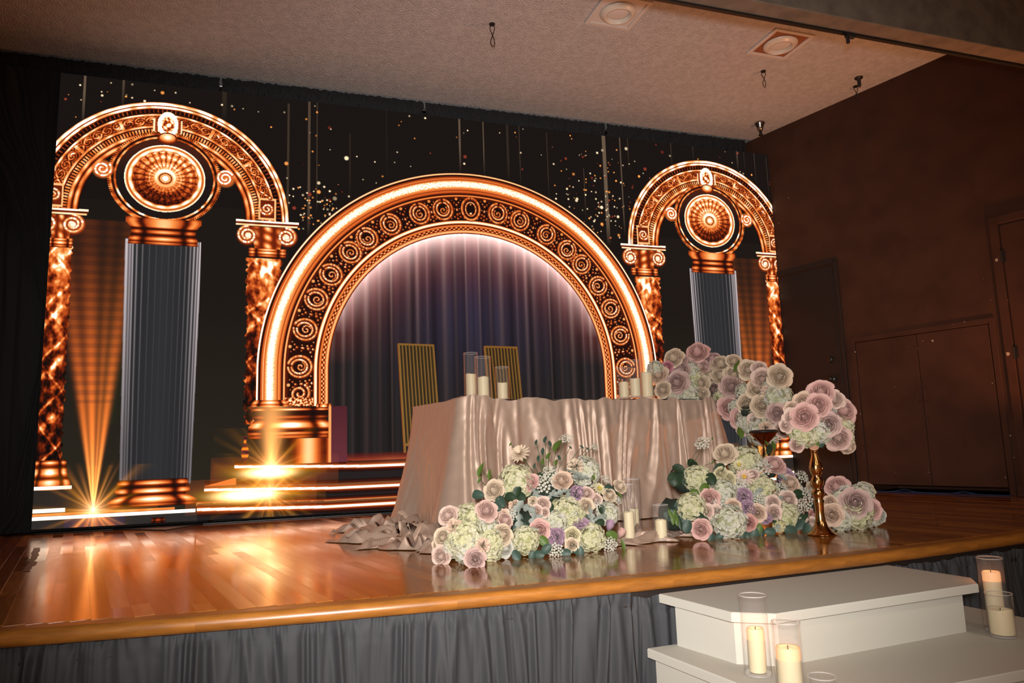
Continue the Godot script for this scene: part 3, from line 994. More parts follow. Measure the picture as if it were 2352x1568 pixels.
func centre_arch():
	var cy := 2.05
	var foot := 1.79
	# curtain inside the arch
	var folds := [0.05, 0.13, 0.21, 0.33, 0.40, 0.46, 0.58, 0.66, 0.75, 0.84, 0.90, 0.97]
	paint(CX - 1.18, 1.38, CX, cy + 1.18, func(x, y):
		var dx: float = x - CX
		var dy: float = maxf(y - cy, 0.0)
		var r := sqrt(dx * dx + dy * dy)
		if r > 1.178:
			return Color(0, 0, 0, 0)
		var u := absf(dx) / 1.18
		var st := 0.0
		for k in folds.size():
			var d: float = (u - folds[k]) / (0.007 + 0.005 * (k % 3))
			st += (1.0 if k % 2 == 0 else 0.55) * exp(-d * d)
		var dark := 0.72 + 0.28 * sin(u * 61.0) * sin(u * 23.0 + 1.0)
		var inset := 1.178 - r
		var glow := exp(-inset / 0.070) * clampf((y - cy - 0.30) / 0.85, 0, 1)
		var warm := exp(-inset / 0.20) * clampf((y - cy - 0.05) / 0.7, 0, 1)
		var lift := clampf((y - 1.4) / 1.2, 0, 1)
		var blue := exp(-pow((y - 2.55) / 0.5, 2)) * exp(-u * u * 3.0)
		var base := Color(0.024 + 0.008 * blue, 0.019 + 0.008 * blue, 0.019 + 0.030 * blue) * dark
		var s := st * (0.022 + 0.024 * lift + 0.34 * warm)
		return Color(base.r + s + 1.7 * glow + 0.34 * warm * dark, base.g + s * 0.62 + 1.25 * glow + 0.050 * warm * dark, base.b + s * 0.55 + 1.15 * glow + 0.040 * warm * dark, 1.0))
	# the mouldings
	var pr := PackedFloat32Array([1.702, 0.0, 1.699, 0.93, 1.690, 0.93, 1.686, 0.1, 1.674, 0.06, 1.670, 0.40, 1.658, 0.50, 1.653, 0.78, 1.648, 0.45, 1.640, 0.52, 1.632, 0.75, 1.622, 0.96, 1.598, 1.0, 1.584, 0.90, 1.570, 0.66, 1.556, 0.58, 1.550, 0.30, 1.544, 0.58, 1.532, 0.52, 1.524, 0.30, 1.518, 0.10, 1.511, 0.08, 1.506, 0.72, 1.498, 0.66, 1.492, 0.20, 1.486, 0.02, 1.290, 0.02, 1.285, 0.40, 1.278, 0.86, 1.265, 0.92, 1.258, 0.25, 1.250, 0.16, 1.244, 0.60, 1.233, 0.52, 1.228, 0.3, 1.200, 0.3, 1.196, 0.72, 1.184, 0.76, 1.178, 0.40, 1.170, 0.05])
	paint(CX - 1.71, foot, CX, cy + 1.71, func(x, y):
		var dx: float = x - CX
		var dy: float = y - cy
		var r := sqrt(dx * dx + dy * dy) if dy > 0.0 else absf(dx)
		if r > 1.702 or r < 1.170:
			return Color(0, 0, 0, 0)
		var v := curve(pr, r)
		var th := atan2(dx, maxf(dy, 0.0)) - minf(dy, 0.0)
		var down := clampf(1.0 - dy / 1.7, 0, 1)
		if r > 1.200 and r < 1.228:
			v = 0.34 + 0.42 * sin(th * 190.0) * sin(r * 240.0) + 0.12 * down
		elif r > 1.574 and r < 1.634:
			v += 0.16 * noise.get_noise_2d(x * 55, y * 55) * (1.0 - down * 0.5) - 0.05 * (1.0 - down)
		elif r > 1.29 and r < 1.486:
			v = 0.02 + 0.05 * down + 0.22 * exp(-(1.486 - r) / 0.012)
		elif r > 1.486:
			v *= 0.86 + 0.22 * down
		return Color(gold(clampf(v, 0, 1)), 1.0))
	# scrollwork in the dark band: pairs of volutes with leaves between
	var cells := [0.0, 10.0, 18.5, 29.5, 39.0, 46.5, 56.5, 66.0, 76.5, 88.5]
	for k in cells.size():
		var an := deg_to_rad(-cells[k])
		var rad := 1.386
		var dirr := Vector2(sin(an), cos(an))
		var tang := Vector2(cos(an), -sin(an))
		var c := Vector2(CX, cy) + dirr * rad
		var v := 0.46 + 0.10 * k / 9.0
		if k == 0:
			stroke(loop(c, 0.095, 0.076, tang, dirr), 0.017, 0.017, v)
			stroke(loop(c, 0.060, 0.045, tang, dirr), 0.010, 0.010, v + 0.08)
			stroke([c - dirr * 0.04, c + dirr * 0.04], 0.016, 0.010, v + 0.15)
		else:
			stroke(loop(c, 0.086, 0.080, tang, dirr), 0.017, 0.014, v)
			stroke(loop(c + dirr * 0.004, 0.058, 0.053, tang, dirr), 0.012, 0.012, v + 0.10)
			spiral(c - dirr * 0.006, 0.036, 1.2, an + k, 1.0 if k % 2 == 0 else -1.0, 0.011, v + 0.02)
		# foliage to the next cell
		var am := deg_to_rad(-(cells[k] + (cells[k + 1] if k + 1 < cells.size() else cells[k] + 11.0)) / 2.0)
		var dm := Vector2(sin(am), cos(am))
		var tm := Vector2(cos(am), -sin(am))
		var m := Vector2(CX, cy) + dm * rad
		stroke([m - dm * 0.085, m - dm * 0.04 + tm * 0.02, m, m + dm * 0.05 - tm * 0.02], 0.013, 0.009, v + 0.04)
		for s in [-1.0, 1.0]:
			stroke([m - dm * 0.05, m - dm * 0.070 + tm * s * 0.025, m - dm * 0.082 + tm * s * 0.055], 0.016, 0.008, v)
			stroke([m - dm * 0.01, m + tm * s * 0.022], 0.013, 0.007, v + 0.06)
			stroke([m + dm * 0.035, m + dm * 0.055 + tm * s * 0.02, m + dm * 0.075 + tm * s * 0.038], 0.013, 0.007, v)
		dab(m.x + dm.x * 0.088, m.y + dm.y * 0.088, 0.014, gold(v + 0.15))
	var c2 := Vector2(CX - 1.386, 1.88)      # below the springing
	spiral(c2, 0.075, 1.7, 1.0, -1.0, 0.016, 0.6)
	paint(CX - 1.49, foot, CX - 1.29, foot + 0.06, func(x, y): return Color(gold(clampf(0.55 + 0.4 * noise.get_noise_2d(x * 40, y * 40), 0, 1)), 1.0))
	# moulded feet of the arch
	drum(CX - 1.60, 1.835, foot, 0.135, [[0.0, 0.5], [0.3, 0.85], [0.5, 0.95], [0.7, 0.5], [1.0, 0.8]], [0.85, 0.9, 1.0, 1.0])
	drum(CX - 1.21, 1.80, foot - 0.02, 0.055, [[0.0, 0.6], [0.5, 0.9], [1.0, 0.5]], [1.0, 1.0])

func loop(c: Vector2, a: float, b: float, ta: Vector2, di: Vector2) -> Array:
	var pts := []
	for k in 40:
		var an := TAU * k / 39.0 * 0.93 + 0.3
		pts.append(c + di * cos(an) * a + ta * sin(an) * b)
	return pts

func pedestal_and_steps():
	# floor of the opening and three steps running right through
	paint(-0.45, 0.955, CX, 1.38, func(x, y):
		if x < 0.2 and y > 1.365:
			return Color(0, 0, 0, 0)
		var l := -0.21 if y > 1.23 else (-0.41 if y > 1.13 else -0.46)
		if x < l:
			return Color(0, 0, 0, 0)
		return Color(0.019, 0.014, 0.014, 1.0))
	paint(0.59, 1.325, CX, 1.42, func(x, y):
		var t: float = (y - 1.325) / 0.095
		var k := exp(-t * 1.9) * (1.0 - 0.25 * noise.get_noise_2d(x * 3, 4.0))
		return Color(1.15 * k, 0.50 * k * k, 0.20 * k * k, clampf(1.2 - t, 0, 1)))
	# lines drop slightly towards the middle, as the treads do in the picture
	for s in [[-0.21, 1.352, 0.014, 0.97], [-0.41, 1.222, 0.012, 0.70], [-0.41, 1.196, 0.014, 0.96], [-0.46, 1.098, 0.013, 0.70], [-0.455, 1.060, 0.015, 0.97]]:
		paint(s[0], s[1] - 0.10, CX, s[1] + 0.04, func(x, y):
			var yc: float = s[1] - 0.030 * clampf((x - s[0]) / 0.9, 0, 1)
			var d: float = absf(y - yc) / s[2]
			if d > 3.0 or x < s[0]:
				return Color(0, 0, 0, 0)
			if d < 0.6:
				return Color(gold(s[3]), 1.0)
			var k := exp(-(d - 0.6) * 1.1) * 0.62
			return Color(gold(k), 0.85))
	paint(-0.46, 1.215, -0.2, 1.27, func(x, y): return Color(gold(0.55), 1.0 if (x + 0.41) * 0.25 > y - 1.222 and y > 1.222 and x > -0.41 else 0.0))
	# plinth of the arch
	drum(CX - 1.45, 1.775, 1.545, 0.305, [[0.0, 0.30], [0.06, 0.95], [0.10, 0.15], [0.22, 0.10], [0.30, 0.55], [0.36, 0.20], [0.44, 0.55], [0.52, 1.0], [0.62, 0.95], [0.68, 0.4], [0.75, 0.12], [0.82, 0.75], [0.88, 0.35], [0.95, 0.6], [1.0, 0.15]], [0.90, 0.90, 0.86, 0.98, 1.0, 0.96])
	paint(-0.10, 1.36, 0.47, 1.545, func(x, y):
		var u: float = (x + 0.10) / 0.57
		var k := 0.06 + 0.75 * exp(-pow((u - 0.72) / 0.16, 2)) + 0.35 * exp(-pow((u - 0.98) / 0.03, 2))
		return Color(gold(clampf(k, 0, 1)), 1.0 if x > 0.05 else 0.0))
	paint(0.46, 1.36, 0.595, 1.782, func(x, y):
		var k: float = 0.6 + 0.4 * (1.782 - y) / 0.42
		return Color(0.14 * k, 0.030 * k, 0.040 * k, 1.0) if x > 0.475 else Color(gold(0.68), 1.0))
	# the floor light on the steps: a cone upwards, white patches on two risers
	paint(-0.15, 1.33, 0.25, 1.79, func(x, y):
		var t: float = (y - 1.33) / 0.46
		var w := 0.030 + 0.070 * t
		var d: float = (x - 0.045) / w
		var k := exp(-d * d * 1.1) * (1.0 - 0.55 * t)
		return Color(1.7 * k, 0.72 * k, 0.20 * k, 1.0), true)
	for s in [[Vector2(0.03, 1.300), 0.17, 0.040, 2.6], [Vector2(-0.13, 1.145), 0.20, 0.042, 2.8]]:
		paint(s[0].x - 0.4, s[0].y - 0.12, s[0].x + 0.5, s[0].y + 0.12, func(x, y):
			var d := Vector2((x - s[0].x) / s[1], (y - s[0].y) / s[2]).length()
			var k := exp(-pow(d, 3.0)) + 0.25 * exp(-d * 0.8)
			return Color(s[3] * k, s[3] * 0.74 * k * clampf(1.3 - d * 0.45, 0.25, 1), s[3] * 0.45 * k * clampf(1.25 - d * 0.75, 0.05, 1), 1.0), true)
	burst(Vector2(0.045, 1.330), 0.06, 0.12, 2.4)
	burst(Vector2(0.035, 1.150), 0.05, 0.12, 2.4)
	paint(-0.15, 0.955, 0.3, 1.045, func(x, y):
		var an := atan2(x - 0.035, 1.12 - y)
		var f := 0.0
		for b in [-0.9, -0.5, -0.15, 0.2, 0.55, 0.9]:
			f += exp(-pow((an - b) / 0.07, 2))
		return Color(0.05 * f, 0.035 * f, 0.01 * f, 1.0), true)

func sparks():
	var r := RandomNumberGenerator.new()
	r.seed = 9
	# faint hanging streaks of light
	for s in [[-1.30, 4.24, 3.85, 0.010, 0.16], [-1.045, 4.24, 4.02, 0.012, 0.12], [-0.34, 4.24, 3.95, 0.020, 0.035], [0.14, 4.2, 3.1, 0.010, 0.06], [0.30, 4.24, 3.1, 0.012, 0.10], [0.36, 4.24, 3.3, 0.004, 0.08], [0.62, 4.0, 3.4, 0.012, 0.025], [1.545, 4.24, 3.76, 0.010, 0.16], [1.76, 4.24, 3.74, 0.006, 0.14], [1.98, 4.24, 3.70, 0.012, 0.04], [2.09, 4.24, 3.66, 0.004, 0.07], [2.35, 4.2, 3.55, 0.005, 0.06], [2.915, 4.24, 3.2, 0.024, 0.17], [3.08, 4.24, 3.3, 0.008, 0.12], [3.16, 4.24, 3.9, 0.005, 0.07], [3.62, 4.24, 3.95, 0.005, 0.06], [3.86, 4.24, 4.05, 0.005, 0.10], [4.36, 4.24, 4.03, 0.014, 0.12], [4.44, 4.24, 4.0, 0.004, 0.06], [4.56, 4.24, 3.9, 0.005, 0.08], [4.70, 4.2, 3.75, 0.005, 0.06], [2.70, 3.9, 3.4, 0.004, 0.08], [0.92, 4.24, 3.6, 0.004, 0.04]]:
		paint(s[0] - s[3], s[2], s[0] + s[3], s[1], func(x, y):
			if outside_arches(x, y) and absf(x - s[0]) < s[3] * 0.75:
				return Color(s[4], s[4] * 0.66, s[4] * 0.42, 0.8 * clampf((y - s[2]) * 4, 0, 1))
			return Color(0, 0, 0, 0))
	for k in 420:
		var p: Vector2
		var near := k % 3 != 0
		if near and k < 330:
			p = Vector2(r.randfn(2.80, 0.24), r.randfn(3.58, 0.22)) if k % 9 < 7 else Vector2(r.randfn(0.36, 0.10), r.randfn(3.36, 0.10))
		else:
			p = Vector2(r.randf_range(AX0, AX1), r.randf_range(3.3, 4.22))
		if not outside_arches(p.x, p.y):
			continue
		var s := r.randf_range(0.004, 0.011) if k % 11 else r.randf_range(0.012, 0.020)
		var b := r.randf_range(0.25, 1.1)
		var c := Color(1.3 * b, 1.0 * b, 0.62 * b) if r.randf() < 0.5 else (Color(1.3 * b, 0.46 * b, 0.10 * b) if r.randf() < 0.62 else Color(0.35 * b, 0.05 * b, 0.03 * b))
		c.a = 1.0
		dab(p.x, p.y, s, c)

func outside_arches(x: float, y: float) -> bool:
	if Vector2(x - CX, y - 2.05).length() < 1.71:
		return false
	for cx in [-0.735, 2 * CX + 0.735]:
		if absf(x - cx) < 0.90 and y < 3.22 or Vector2(x - cx, y - 3.215).length() < 0.89:
			return false
	return true

func build_screen():
	var t := thing("led_screen", "huge LED video wall showing golden arches and columns at the back of the stage", "screen", Vector3(1.628, SH, 0))
	var m := StandardMaterial3D.new()
	m.albedo_color = Color(0.02, 0.02, 0.02)
	m.metallic_specular = 0.05
	m.roughness = 0.9
	m.emission_enabled = true
	m.emission_operator = BaseMaterial3D.EMISSION_OP_MULTIPLY
	m.emission = Color.WHITE
	m.emission_energy_multiplier = 1.0
	m.emission_texture = led_picture()
	m.texture_repeat = false
	var a := Acc.new()
	var c := [Vector2(-1.473, 0.984), Vector2(4.716, 0.957), Vector2(4.726, 4.233), Vector2(-1.457, 4.243)]
	var v := []
	var uv := []
	for p in c:
		v.append(Vector3(p.x - 1.628, p.y - 0.95, 0.0))
		uv.append(Vector2((p.x - AX0) / (AX1 - AX0), (AY1 - p.y) / (AY1 - AY0)))
	a.quad(v[3], v[2], v[1], v[0], Color.WHITE, uv[3], uv[2], uv[1], uv[0])
	part("display", a.mesh(m), t)
	a = Acc.new()
	for k in 4:      # the black cabinet edge behind the display
		var n := (k + 1) % 4
		a.quad(v[k] * Vector3(1, 1, 0) + Vector3(0, 0, -0.001), v[n] * Vector3(1, 1, 0) + Vector3(0, 0, -0.001), v[n] + Vector3(0, 0, -0.08), v[k] + Vector3(0, 0, -0.08))
	a.quad(v[0] + Vector3(0, 0, -0.08), v[1] + Vector3(0, 0, -0.08), v[2] + Vector3(0, 0, -0.08), v[3] + Vector3(0, 0, -0.08))
	part("cabinet", a.mesh(M.black_plastic), t)
	part("base_rail", box_mesh(Vector3(0, 0.005, -0.045), Vector3(6.16, 0.009, 0.07), M.black_plastic, 0.002), t)
	a = Acc.new()
	prism(a, [Vector2(-2.72, -0.10), Vector2(-2.25, 0.30), Vector2(-1.98, -0.10)], 0.0005, 0.008)
	part("base_plate", a.mesh(M.black_plastic), t)

# ---------------------------------------------------------------- cloth
func ridge(x: float) -> float:      # rounded folds with sharp valleys, 0..1
	return 1.0 - pow(absf(cos(x * PI)), 1.6)

func build_drapes():
	var xs := [-2.6, -0.378, 1.279, 3.022, 4.60]
	var lab := ["black gathered drape panel left of the first gap, behind the LED wall", "black gathered drape panel above the big arch's left shoulder", "black gathered drape panel above the big arch's right shoulder", "black gathered drape panel ending at the brown side wall"]
	for k in 4:
		var x0: float = xs[k] + (0.012 if k else 0.0)
		var x1: float = xs[k + 1] - 0.012
		var t := thing("black_drape", lab[k], "drape", Vector3(0, 0, 0), 0, "black drapes behind the LED wall")
		var a := Acc.new()
		var n := int((x1 - x0) * 90)
		grid(a, n, 12, func(u, w):
			var x := lerpf(x0, x1, u)
			var y := lerpf(SH + 0.004, CEIL - 0.16, w)
			return Vector3(x, y, -0.20 + 0.022 * ridge(x * 9.0 + 0.4 * noise.get_noise_2d(x * 3, y * 0.6)) + 0.006 * noise.get_noise_2d(x * 25, y)))
		part("panel", a.mesh(M.drape), t)
		a = Acc.new()
		grid(a, n * 2, 6, func(u, w):
			var nip := 0.030 * (1.0 - absf(u - 0.5) * 2.0)
			var x := lerpf(x0, x1, u)
			var y: float = lerpf(CEIL - 0.175 - 0.02 * noise.get_noise_2d(x * 14, 2.0), CEIL - 0.020 - 0.006 * noise.get_noise_2d(x * 20, 5.0), w)
			var ends := clampf(minf(u, 1.0 - u) * (x1 - x0) / 0.05, 0.0, 1.0)
			return Vector3(x + 0.010 * noise.get_noise_2d(x * 40, w * 3), y, -0.165 + sin(w * PI) * 0.028 * ends + 0.013 * ridge(x * 34.0 + 1.2 * noise.get_noise_2d(x * 10, w))))
		part("rod_pocket", a.mesh(M.drape), t)
		a = Acc.new()
		tube(a, [Vector3(x0 - 0.01, CEIL - 0.085, -0.185), Vector3(x1 + 0.01, CEIL - 0.085, -0.185)], 0.016, 8)
		part("rod", a.mesh(M.steel), t)
	# the panel at the left end, drawn in behind the screen's edge and falling open again
	var L := [[CEIL - 0.15, -2.45, -1.445], [3.45, -2.10, -1.45], [3.13, -1.83, -1.455], [2.60, -1.64, -1.46], [2.13, -1.512, -1.468], [1.95, -1.508, -1.470], [1.775, -1.515, -1.470], [1.3, -1.575, -1.472], [0.72, -1.675, -1.474], [SH + 0.01, -1.80, -1.476]]
	var a := Acc.new()
	grid(a, 70, 60, func(u, w):
		var y := lerpf(SH + 0.01, CEIL - 0.15, 1.0 - w)
		var q := 0
		while q < L.size() - 2 and L[q + 1][0] > y:
			q += 1
		var f: float = clampf((L[q][0] - y) / (L[q][0] - L[q + 1][0]), 0, 1)
		var l := lerpf(L[q][1], L[q + 1][1], f)
		var r := lerpf(L[q][2], L[q + 1][2], f)
		var foot := exp(-(y - SH) / 0.07)
		return Vector3(lerpf(l, r, u), y, -0.11 + 0.018 * ridge(u * 11.0 + 0.5 * noise.get_noise_2d(u * 6, y)) + 0.10 * foot * (0.4 + 0.5 * noise.get_noise_2d(u * 5, 3.0))))
	whole("tied_drape", a.mesh(M.drape), "black drape drawn in tightly behind the LED wall's edge and spreading again at the floor", "drape")

const TQ := [Vector2(0.93, 0.93), Vector2(1.07, 1.62), Vector2(2.98, 1.40), Vector2(2.84, 0.71)]      # the table's corners: back left, front left, front right, back right

func build_table():
	var top := SH + 0.750
	var ctr := Vector2(1.955, 1.165)
	var t := thing("sweetheart_table", "rectangular folding table hidden under the rose-gold satin cloth", "table", Vector3(0, 0, 0))
	var a := Acc.new()
	var inner := []
	for p in TQ:
		inner.append(p + (ctr - p).normalized() * 0.03)
	prism(a, inner, top - 0.03, top)
	part("tabletop", a.mesh(M.table), t)
	for p in TQ:
		var q: Vector2 = p + (ctr - p).normalized() * 0.22
		a = Acc.new()
		tube(a, [Vector3(q.x, SH + 0.002, q.y), Vector3(q.x, top - 0.03, q.y)], 0.014)
		part("leg", a.mesh(M.metal_dark), t)
	# the cloth: outline with rounded corners
	var path := []
	for k in 4:
		var p: Vector2 = TQ[k]
		var d0: Vector2 = (TQ[(k + 3) % 4] - p).normalized()
		var d1: Vector2 = (TQ[(k + 1) % 4] - p).normalized()
		for q in 7:
			var f := q / 6.0
			path.append((p + d0 * 0.05).lerp(p, f).lerp(p.lerp(p + d1 * 0.05, f), f))
	path.append(path[0])
	var len_ := [0.0]
	for k in range(1, path.size()):
		len_.append(len_[k - 1] + path[k].distance_to(path[k - 1]))
	var total: float = len_[-1]
	var on := func(s: float) -> Array:
		s = clampf(s, 0.0, total)
		var k := 1
		while k < len_.size() - 1 and len_[k] < s:
			k += 1
		var f: float = (s - len_[k - 1]) / maxf(len_[k] - len_[k - 1], 1e-6)
		var p: Vector2 = path[k - 1].lerp(path[k], f)
		return [p, (p - ctr).normalized()]
	var s_fl := 0.0      # arc length at the front-left and front-right corners
	var s_fr := 0.0
	for k in path.size():
		if path[k].distance_to(TQ[1]) < 0.027 and s_fl == 0.0:
			s_fl = len_[k]
		if path[k].distance_to(TQ[2]) < 0.027 and s_fr == 0.0:
			s_fr = len_[k]
	var normal := func(s: float) -> Vector2:
		var p: Vector2 = on.call(s - 0.05)[0]
		var q: Vector2 = on.call(s + 0.05)[0]
		var d := (q - p).normalized()
		var n := Vector2(-d.y, d.x)
		return n if n.dot(on.call(s)[1]) > 0 else -n
	var y_top := SH + 0.762
	var hang := func(u: float, w: float) -> Vector3:
		var s := u * total
		var p: Vector2 = on.call(s)[0]
		var n: Vector2 = normal.call(s)
		var front := smoothstep(s_fl - 0.02, s_fl + 0.10, s) * (1.0 - smoothstep(s_fr + 0.02, s_fr + 0.15, s))
		var corner := exp(-pow((s - s_fl) / 0.16, 2)) + exp(-pow((s - s_fr) / 0.16, 2)) + exp(-pow((s - 0.02) / 0.14, 2)) + exp(-pow((s - total) / 0.14, 2))
		var drift := 0.60 * noise.get_noise_2d(s * 1.7, w * 0.35 + 3.0) + 0.30 * noise.get_noise_2d(s * 5.0, w * 0.30)
		var ph := s / 0.150 + drift * 1.5
		var fold := ridge(ph) * (0.55 + 0.45 * noise.get_noise_2d(s * 2.3, 9.0)) + 0.45 * ridge(ph * 1.73 + 0.3 + 0.4 * w)
		var amp := front * (0.008 + 0.056 * pow(w, 0.65)) + (1.0 - front) * (0.002 + 0.010 * w)
		var flare := 0.012 + 0.045 * w * w + corner * 0.13 * pow(w, 1.35)
		var crease := 0.004 * exp(-pow((w - 0.155 - 0.012 * sin(s * 9)) / 0.012, 2)) * front
		var lip := 0.012 * front * noise.get_noise_2d(s * 7.0, 1.0) * (1.0 - w)
		var fine := 0.0025 * noise.get_noise_3d(s * 14, w * 9, 2.0)
		var d: float = flare + amp * fold - crease + fine
		var y: float = lerpf(y_top + lip, SH + 0.006, w)
		return Vector3(p.x + n.x * d, y, p.y + n.y * d)
	var c := thing("satin_tablecloth", "rose-gold satin cloth hanging in folds from the table to the floor", "tablecloth", Vector3.ZERO)
	a = Acc.new()
	grid(a, 620, 34, hang)
	part("drop", a.mesh(M.satin), c)
	a = Acc.new()
	grid(a, 120, 40, func(u, w):      # the top, meeting the drop along its rim
		var l: Vector2 = TQ[0].lerp(TQ[1], w)
		var r: Vector2 = TQ[3].lerp(TQ[2], w)
		var p := l.lerp(r, u)
		var rim := minf(minf(u, 1.0 - u) * 1.9, minf(w, 1.0 - w) * 0.7)
		var o := (p - ctr).normalized() * 0.012 * (1.0 - smoothstep(0.0, 0.05, rim))
		var lump := 0.030 * exp(-pow((u - 0.06) / 0.05, 2)) * exp(-pow((w - 0.80) / 0.25, 2)) + 0.007 * exp(-pow((u - 0.17) / 0.03, 2)) * exp(-pow((w - 0.75) / 0.2, 2)) + 0.006 * exp(-pow((u - 0.24) / 0.05, 2)) * exp(-pow((w - 0.6) / 0.2, 2))
		return Vector3(p.x + o.x, y_top + lump * smoothstep(0.0, 0.06, rim) + 0.004 * noise.get_noise_2d(p.x * 9, p.y * 9) * smoothstep(0.0, 0.05, rim), p.y + o.y))
	part("top", a.mesh(M.satin), c)
	# the overlaid swag that rolls over the left corner
	a = Acc.new()
	grid(a, 40, 60, func(u, w):
		var b: Vector3 = hang.call(clampf((s_fl + lerpf(-0.01, 0.20, u) + 0.10 * pow(w, 1.3) * (u - 0.1)) / total, 0, 1), clampf(w * 0.96 + 0.0, 0, 1))
		var n: Vector2 = normal.call(s_fl + lerpf(0.0, 0.2, u))
		var roll := sin(clampf(u, 0, 1) * PI)
		var dd: float = 0.010 + 0.028 * roll * (1.0 - 0.5 * w) + 0.008 * sin(u * 9.0 + w * 4.0)
		return b + Vector3(n.x * dd, 0.022 * roll * (1.0 - smoothstep(0.0, 0.25, w)), n.y * dd))
	part("swag", a.mesh(M.satin), c)
	# crumpled ends lying on the stage
	heap("satin_train", "crumpled rose-gold satin heap trailing on the floor left of the flowers", [Vector2(0.80, 0.86), Vector2(0.97, 2.55)], -0.42, 0.092, 3.0)
	heap("satin_train", "rose-gold satin end bunched on the floor between the two low flower arrangements", [Vector2(1.30, 2.30), Vector2(2.12, 2.30)], 0.30, 0.055, 8.0)

func heap(called, label, line: Array, reach: float, high: float, sd: float):
	var along: Vector2 = line[1] - line[0]
	var n := Vector2(along.y, -along.x).normalized()
	if n.x * reach > 0 and absf(n.x) > 0.5 or absf(n.x) <= 0.5 and n.y * reach < 0:
		n = -n
	n = n * absf(reach) if absf(n.x) > 0.5 else Vector2(0, absf(reach))
	if absf(n.x) > 0.1:
		n.x = -absf(n.x)
	var a := Acc.new()
	grid(a, 220, 110, func(u, w):
		var out := 0.62 + 0.38 * sin(u * PI) + 0.22 * noise.get_noise_2d(u * 4.0, sd) + 0.10 * noise.get_noise_2d(u * 13.0, sd)
		var p: Vector2 = line[0] + along * u + n * w * out
		var q := p * 5.2 + Vector2(sd, sd * 2)
		p += Vector2(noise.get_noise_2d(q.x, q.y), noise.get_noise_2d(q.x + 31, q.y + 17)) * 0.045
		var bend := 0.75 * noise.get_noise_2d(q.x * 0.55, q.y * 0.55)
		var f1 := ridge((p.x * 0.94 + p.y * 0.34) / 0.105 + bend * 0.9)
		var f2 := ridge((p.x * 0.25 - p.y * 0.97) / 0.125 + bend * 1.0 + 0.4)
		var mixed := smoothstep(-0.6, 0.6, noise.get_noise_2d(q.x * 0.45 + 40.0, q.y * 0.45))
		var lift := lerpf(f1, f2, mixed) * (0.72 + 0.38 * noise.get_noise_2d(q.x * 0.8 + 9.0, q.y * 0.8)) + 0.10 * noise.get_noise_2d(q.x * 2.0, q.y * 2.0) * f1
		var env := smoothstep(0.0, 0.04, u) * smoothstep(0.0, 0.04, 1.0 - u) * smoothstep(0.0, 0.10, 1.0 - w)
		return Vector3(p.x, SH + 0.004 + env * high * lift * (1.15 - 0.55 * w), p.y))
	whole(called, a.mesh(M.satin), label, "cloth", Vector3.ZERO, "satin ends on the stage")

func build_chairs():
	for k in 2:
		var t := thing("gold_chair", ["high-backed gold slatted chair behind the left end of the satin table", "high-backed gold slatted chair behind the middle of the satin table"][k], "chair", [Vector3(1.150, SH, 0.37), Vector3(1.865, SH, 0.30)][k], deg_to_rad([8.0, 6.0][k]), "gold chairs behind the satin table")
		var lean := Basis(Vector3.RIGHT, deg_to_rad(-8.5))
		var bk := Transform3D(lean, Vector3(0, 0.46, -0.12))
		var w := 0.142
		var h := 0.845
		var fr := Acc.new()
		for s in [-1.0, 1.0]:
			bbox(fr, Vector3(s * w, h / 2, 0), Vector3(0.016, h, 0.022), 0.003)
		bbox(fr, Vector3(0, h, 0), Vector3(2 * w + 0.016, 0.016, 0.024), 0.003)
		bbox(fr, Vector3(0, 0.06, 0), Vector3(2 * w, 0.02, 0.022), 0.003)
		var b := part("back_frame", fr.mesh(M.brass), t, bk)
		for q in range(1, 10):
			var a := Acc.new()
			bbox(a, Vector3(lerpf(-w, w, q / 10.0), h / 2 + 0.03, 0.0), Vector3(0.011, h - 0.06, 0.020), 0.003)
			part("slat", a.mesh(M.brass), b)
		var bp := Acc.new()
		bbox(bp, Vector3(0, h / 2 + 0.03, -0.018), Vector3(2 * w, h - 0.05, 0.006), 0.002)
		part("back_board", bp.mesh(M.brass_dark), t, bk)
		var a2 := Acc.new()
		bbox(a2, Vector3(0.02, 0.455, 0.08), Vector3(0.29, 0.06, 0.38), 0.018)
		part("seat", a2.mesh(M.lamp_cream), t)
		for s in [[-0.11, -0.10], [0.15, -0.10], [-0.11, 0.25], [0.15, 0.25]]:
			var l := Acc.new()
			bbox(l, Vector3(s[0], 0.215, s[1]), Vector3(0.022, 0.428, 0.022), 0.003)
			part("leg", l.mesh(M.brass), t)

func build_steps():
	var t := thing("white_steps", "glossy white two-tier steps with cut corners leading up to the stage", "steps")
	var y1 := SH - 0.06
	var y2 := SH - 0.23
	tread(t, "tread", TREAD_TOP, y1, 0.030)
	var ctr := Vector2(1.93, 3.5)
	var body := []
	for p in TREAD_TOP:
		var q: Vector2 = p
		body.append(Vector2(q.x + clampf(ctr.x - q.x, -0.035, 0.035), q.y + (0.0 if q.y < 3.45 else -0.040)))
	body[0].y = 3.40
	body[5].y = 3.34
	var a := Acc.new()
	prism(a, body, y2, y1 - 0.028)
	part("riser", a.mesh(M.white), t)
	var low := [Vector2(1.271, 3.385), Vector2(1.345, 3.99), Vector2(1.46, 4.085), Vector2(2.62, 4.06), Vector2(2.78, 3.93), Vector2(2.74, 3.33)]
	tread(t, "tread", low, y2, 0.030)
	var b2 := []
	for p in low:
		var q: Vector2 = p
		b2.append(Vector2(q.x + clampf(ctr.x - q.x, -0.03, 0.03), q.y + (0.0 if q.y < 3.45 else -0.035)))
	a = Acc.new()
	prism(a, b2, 0.002, y2 - 0.028)
	part("riser", a.mesh(M.white), t)

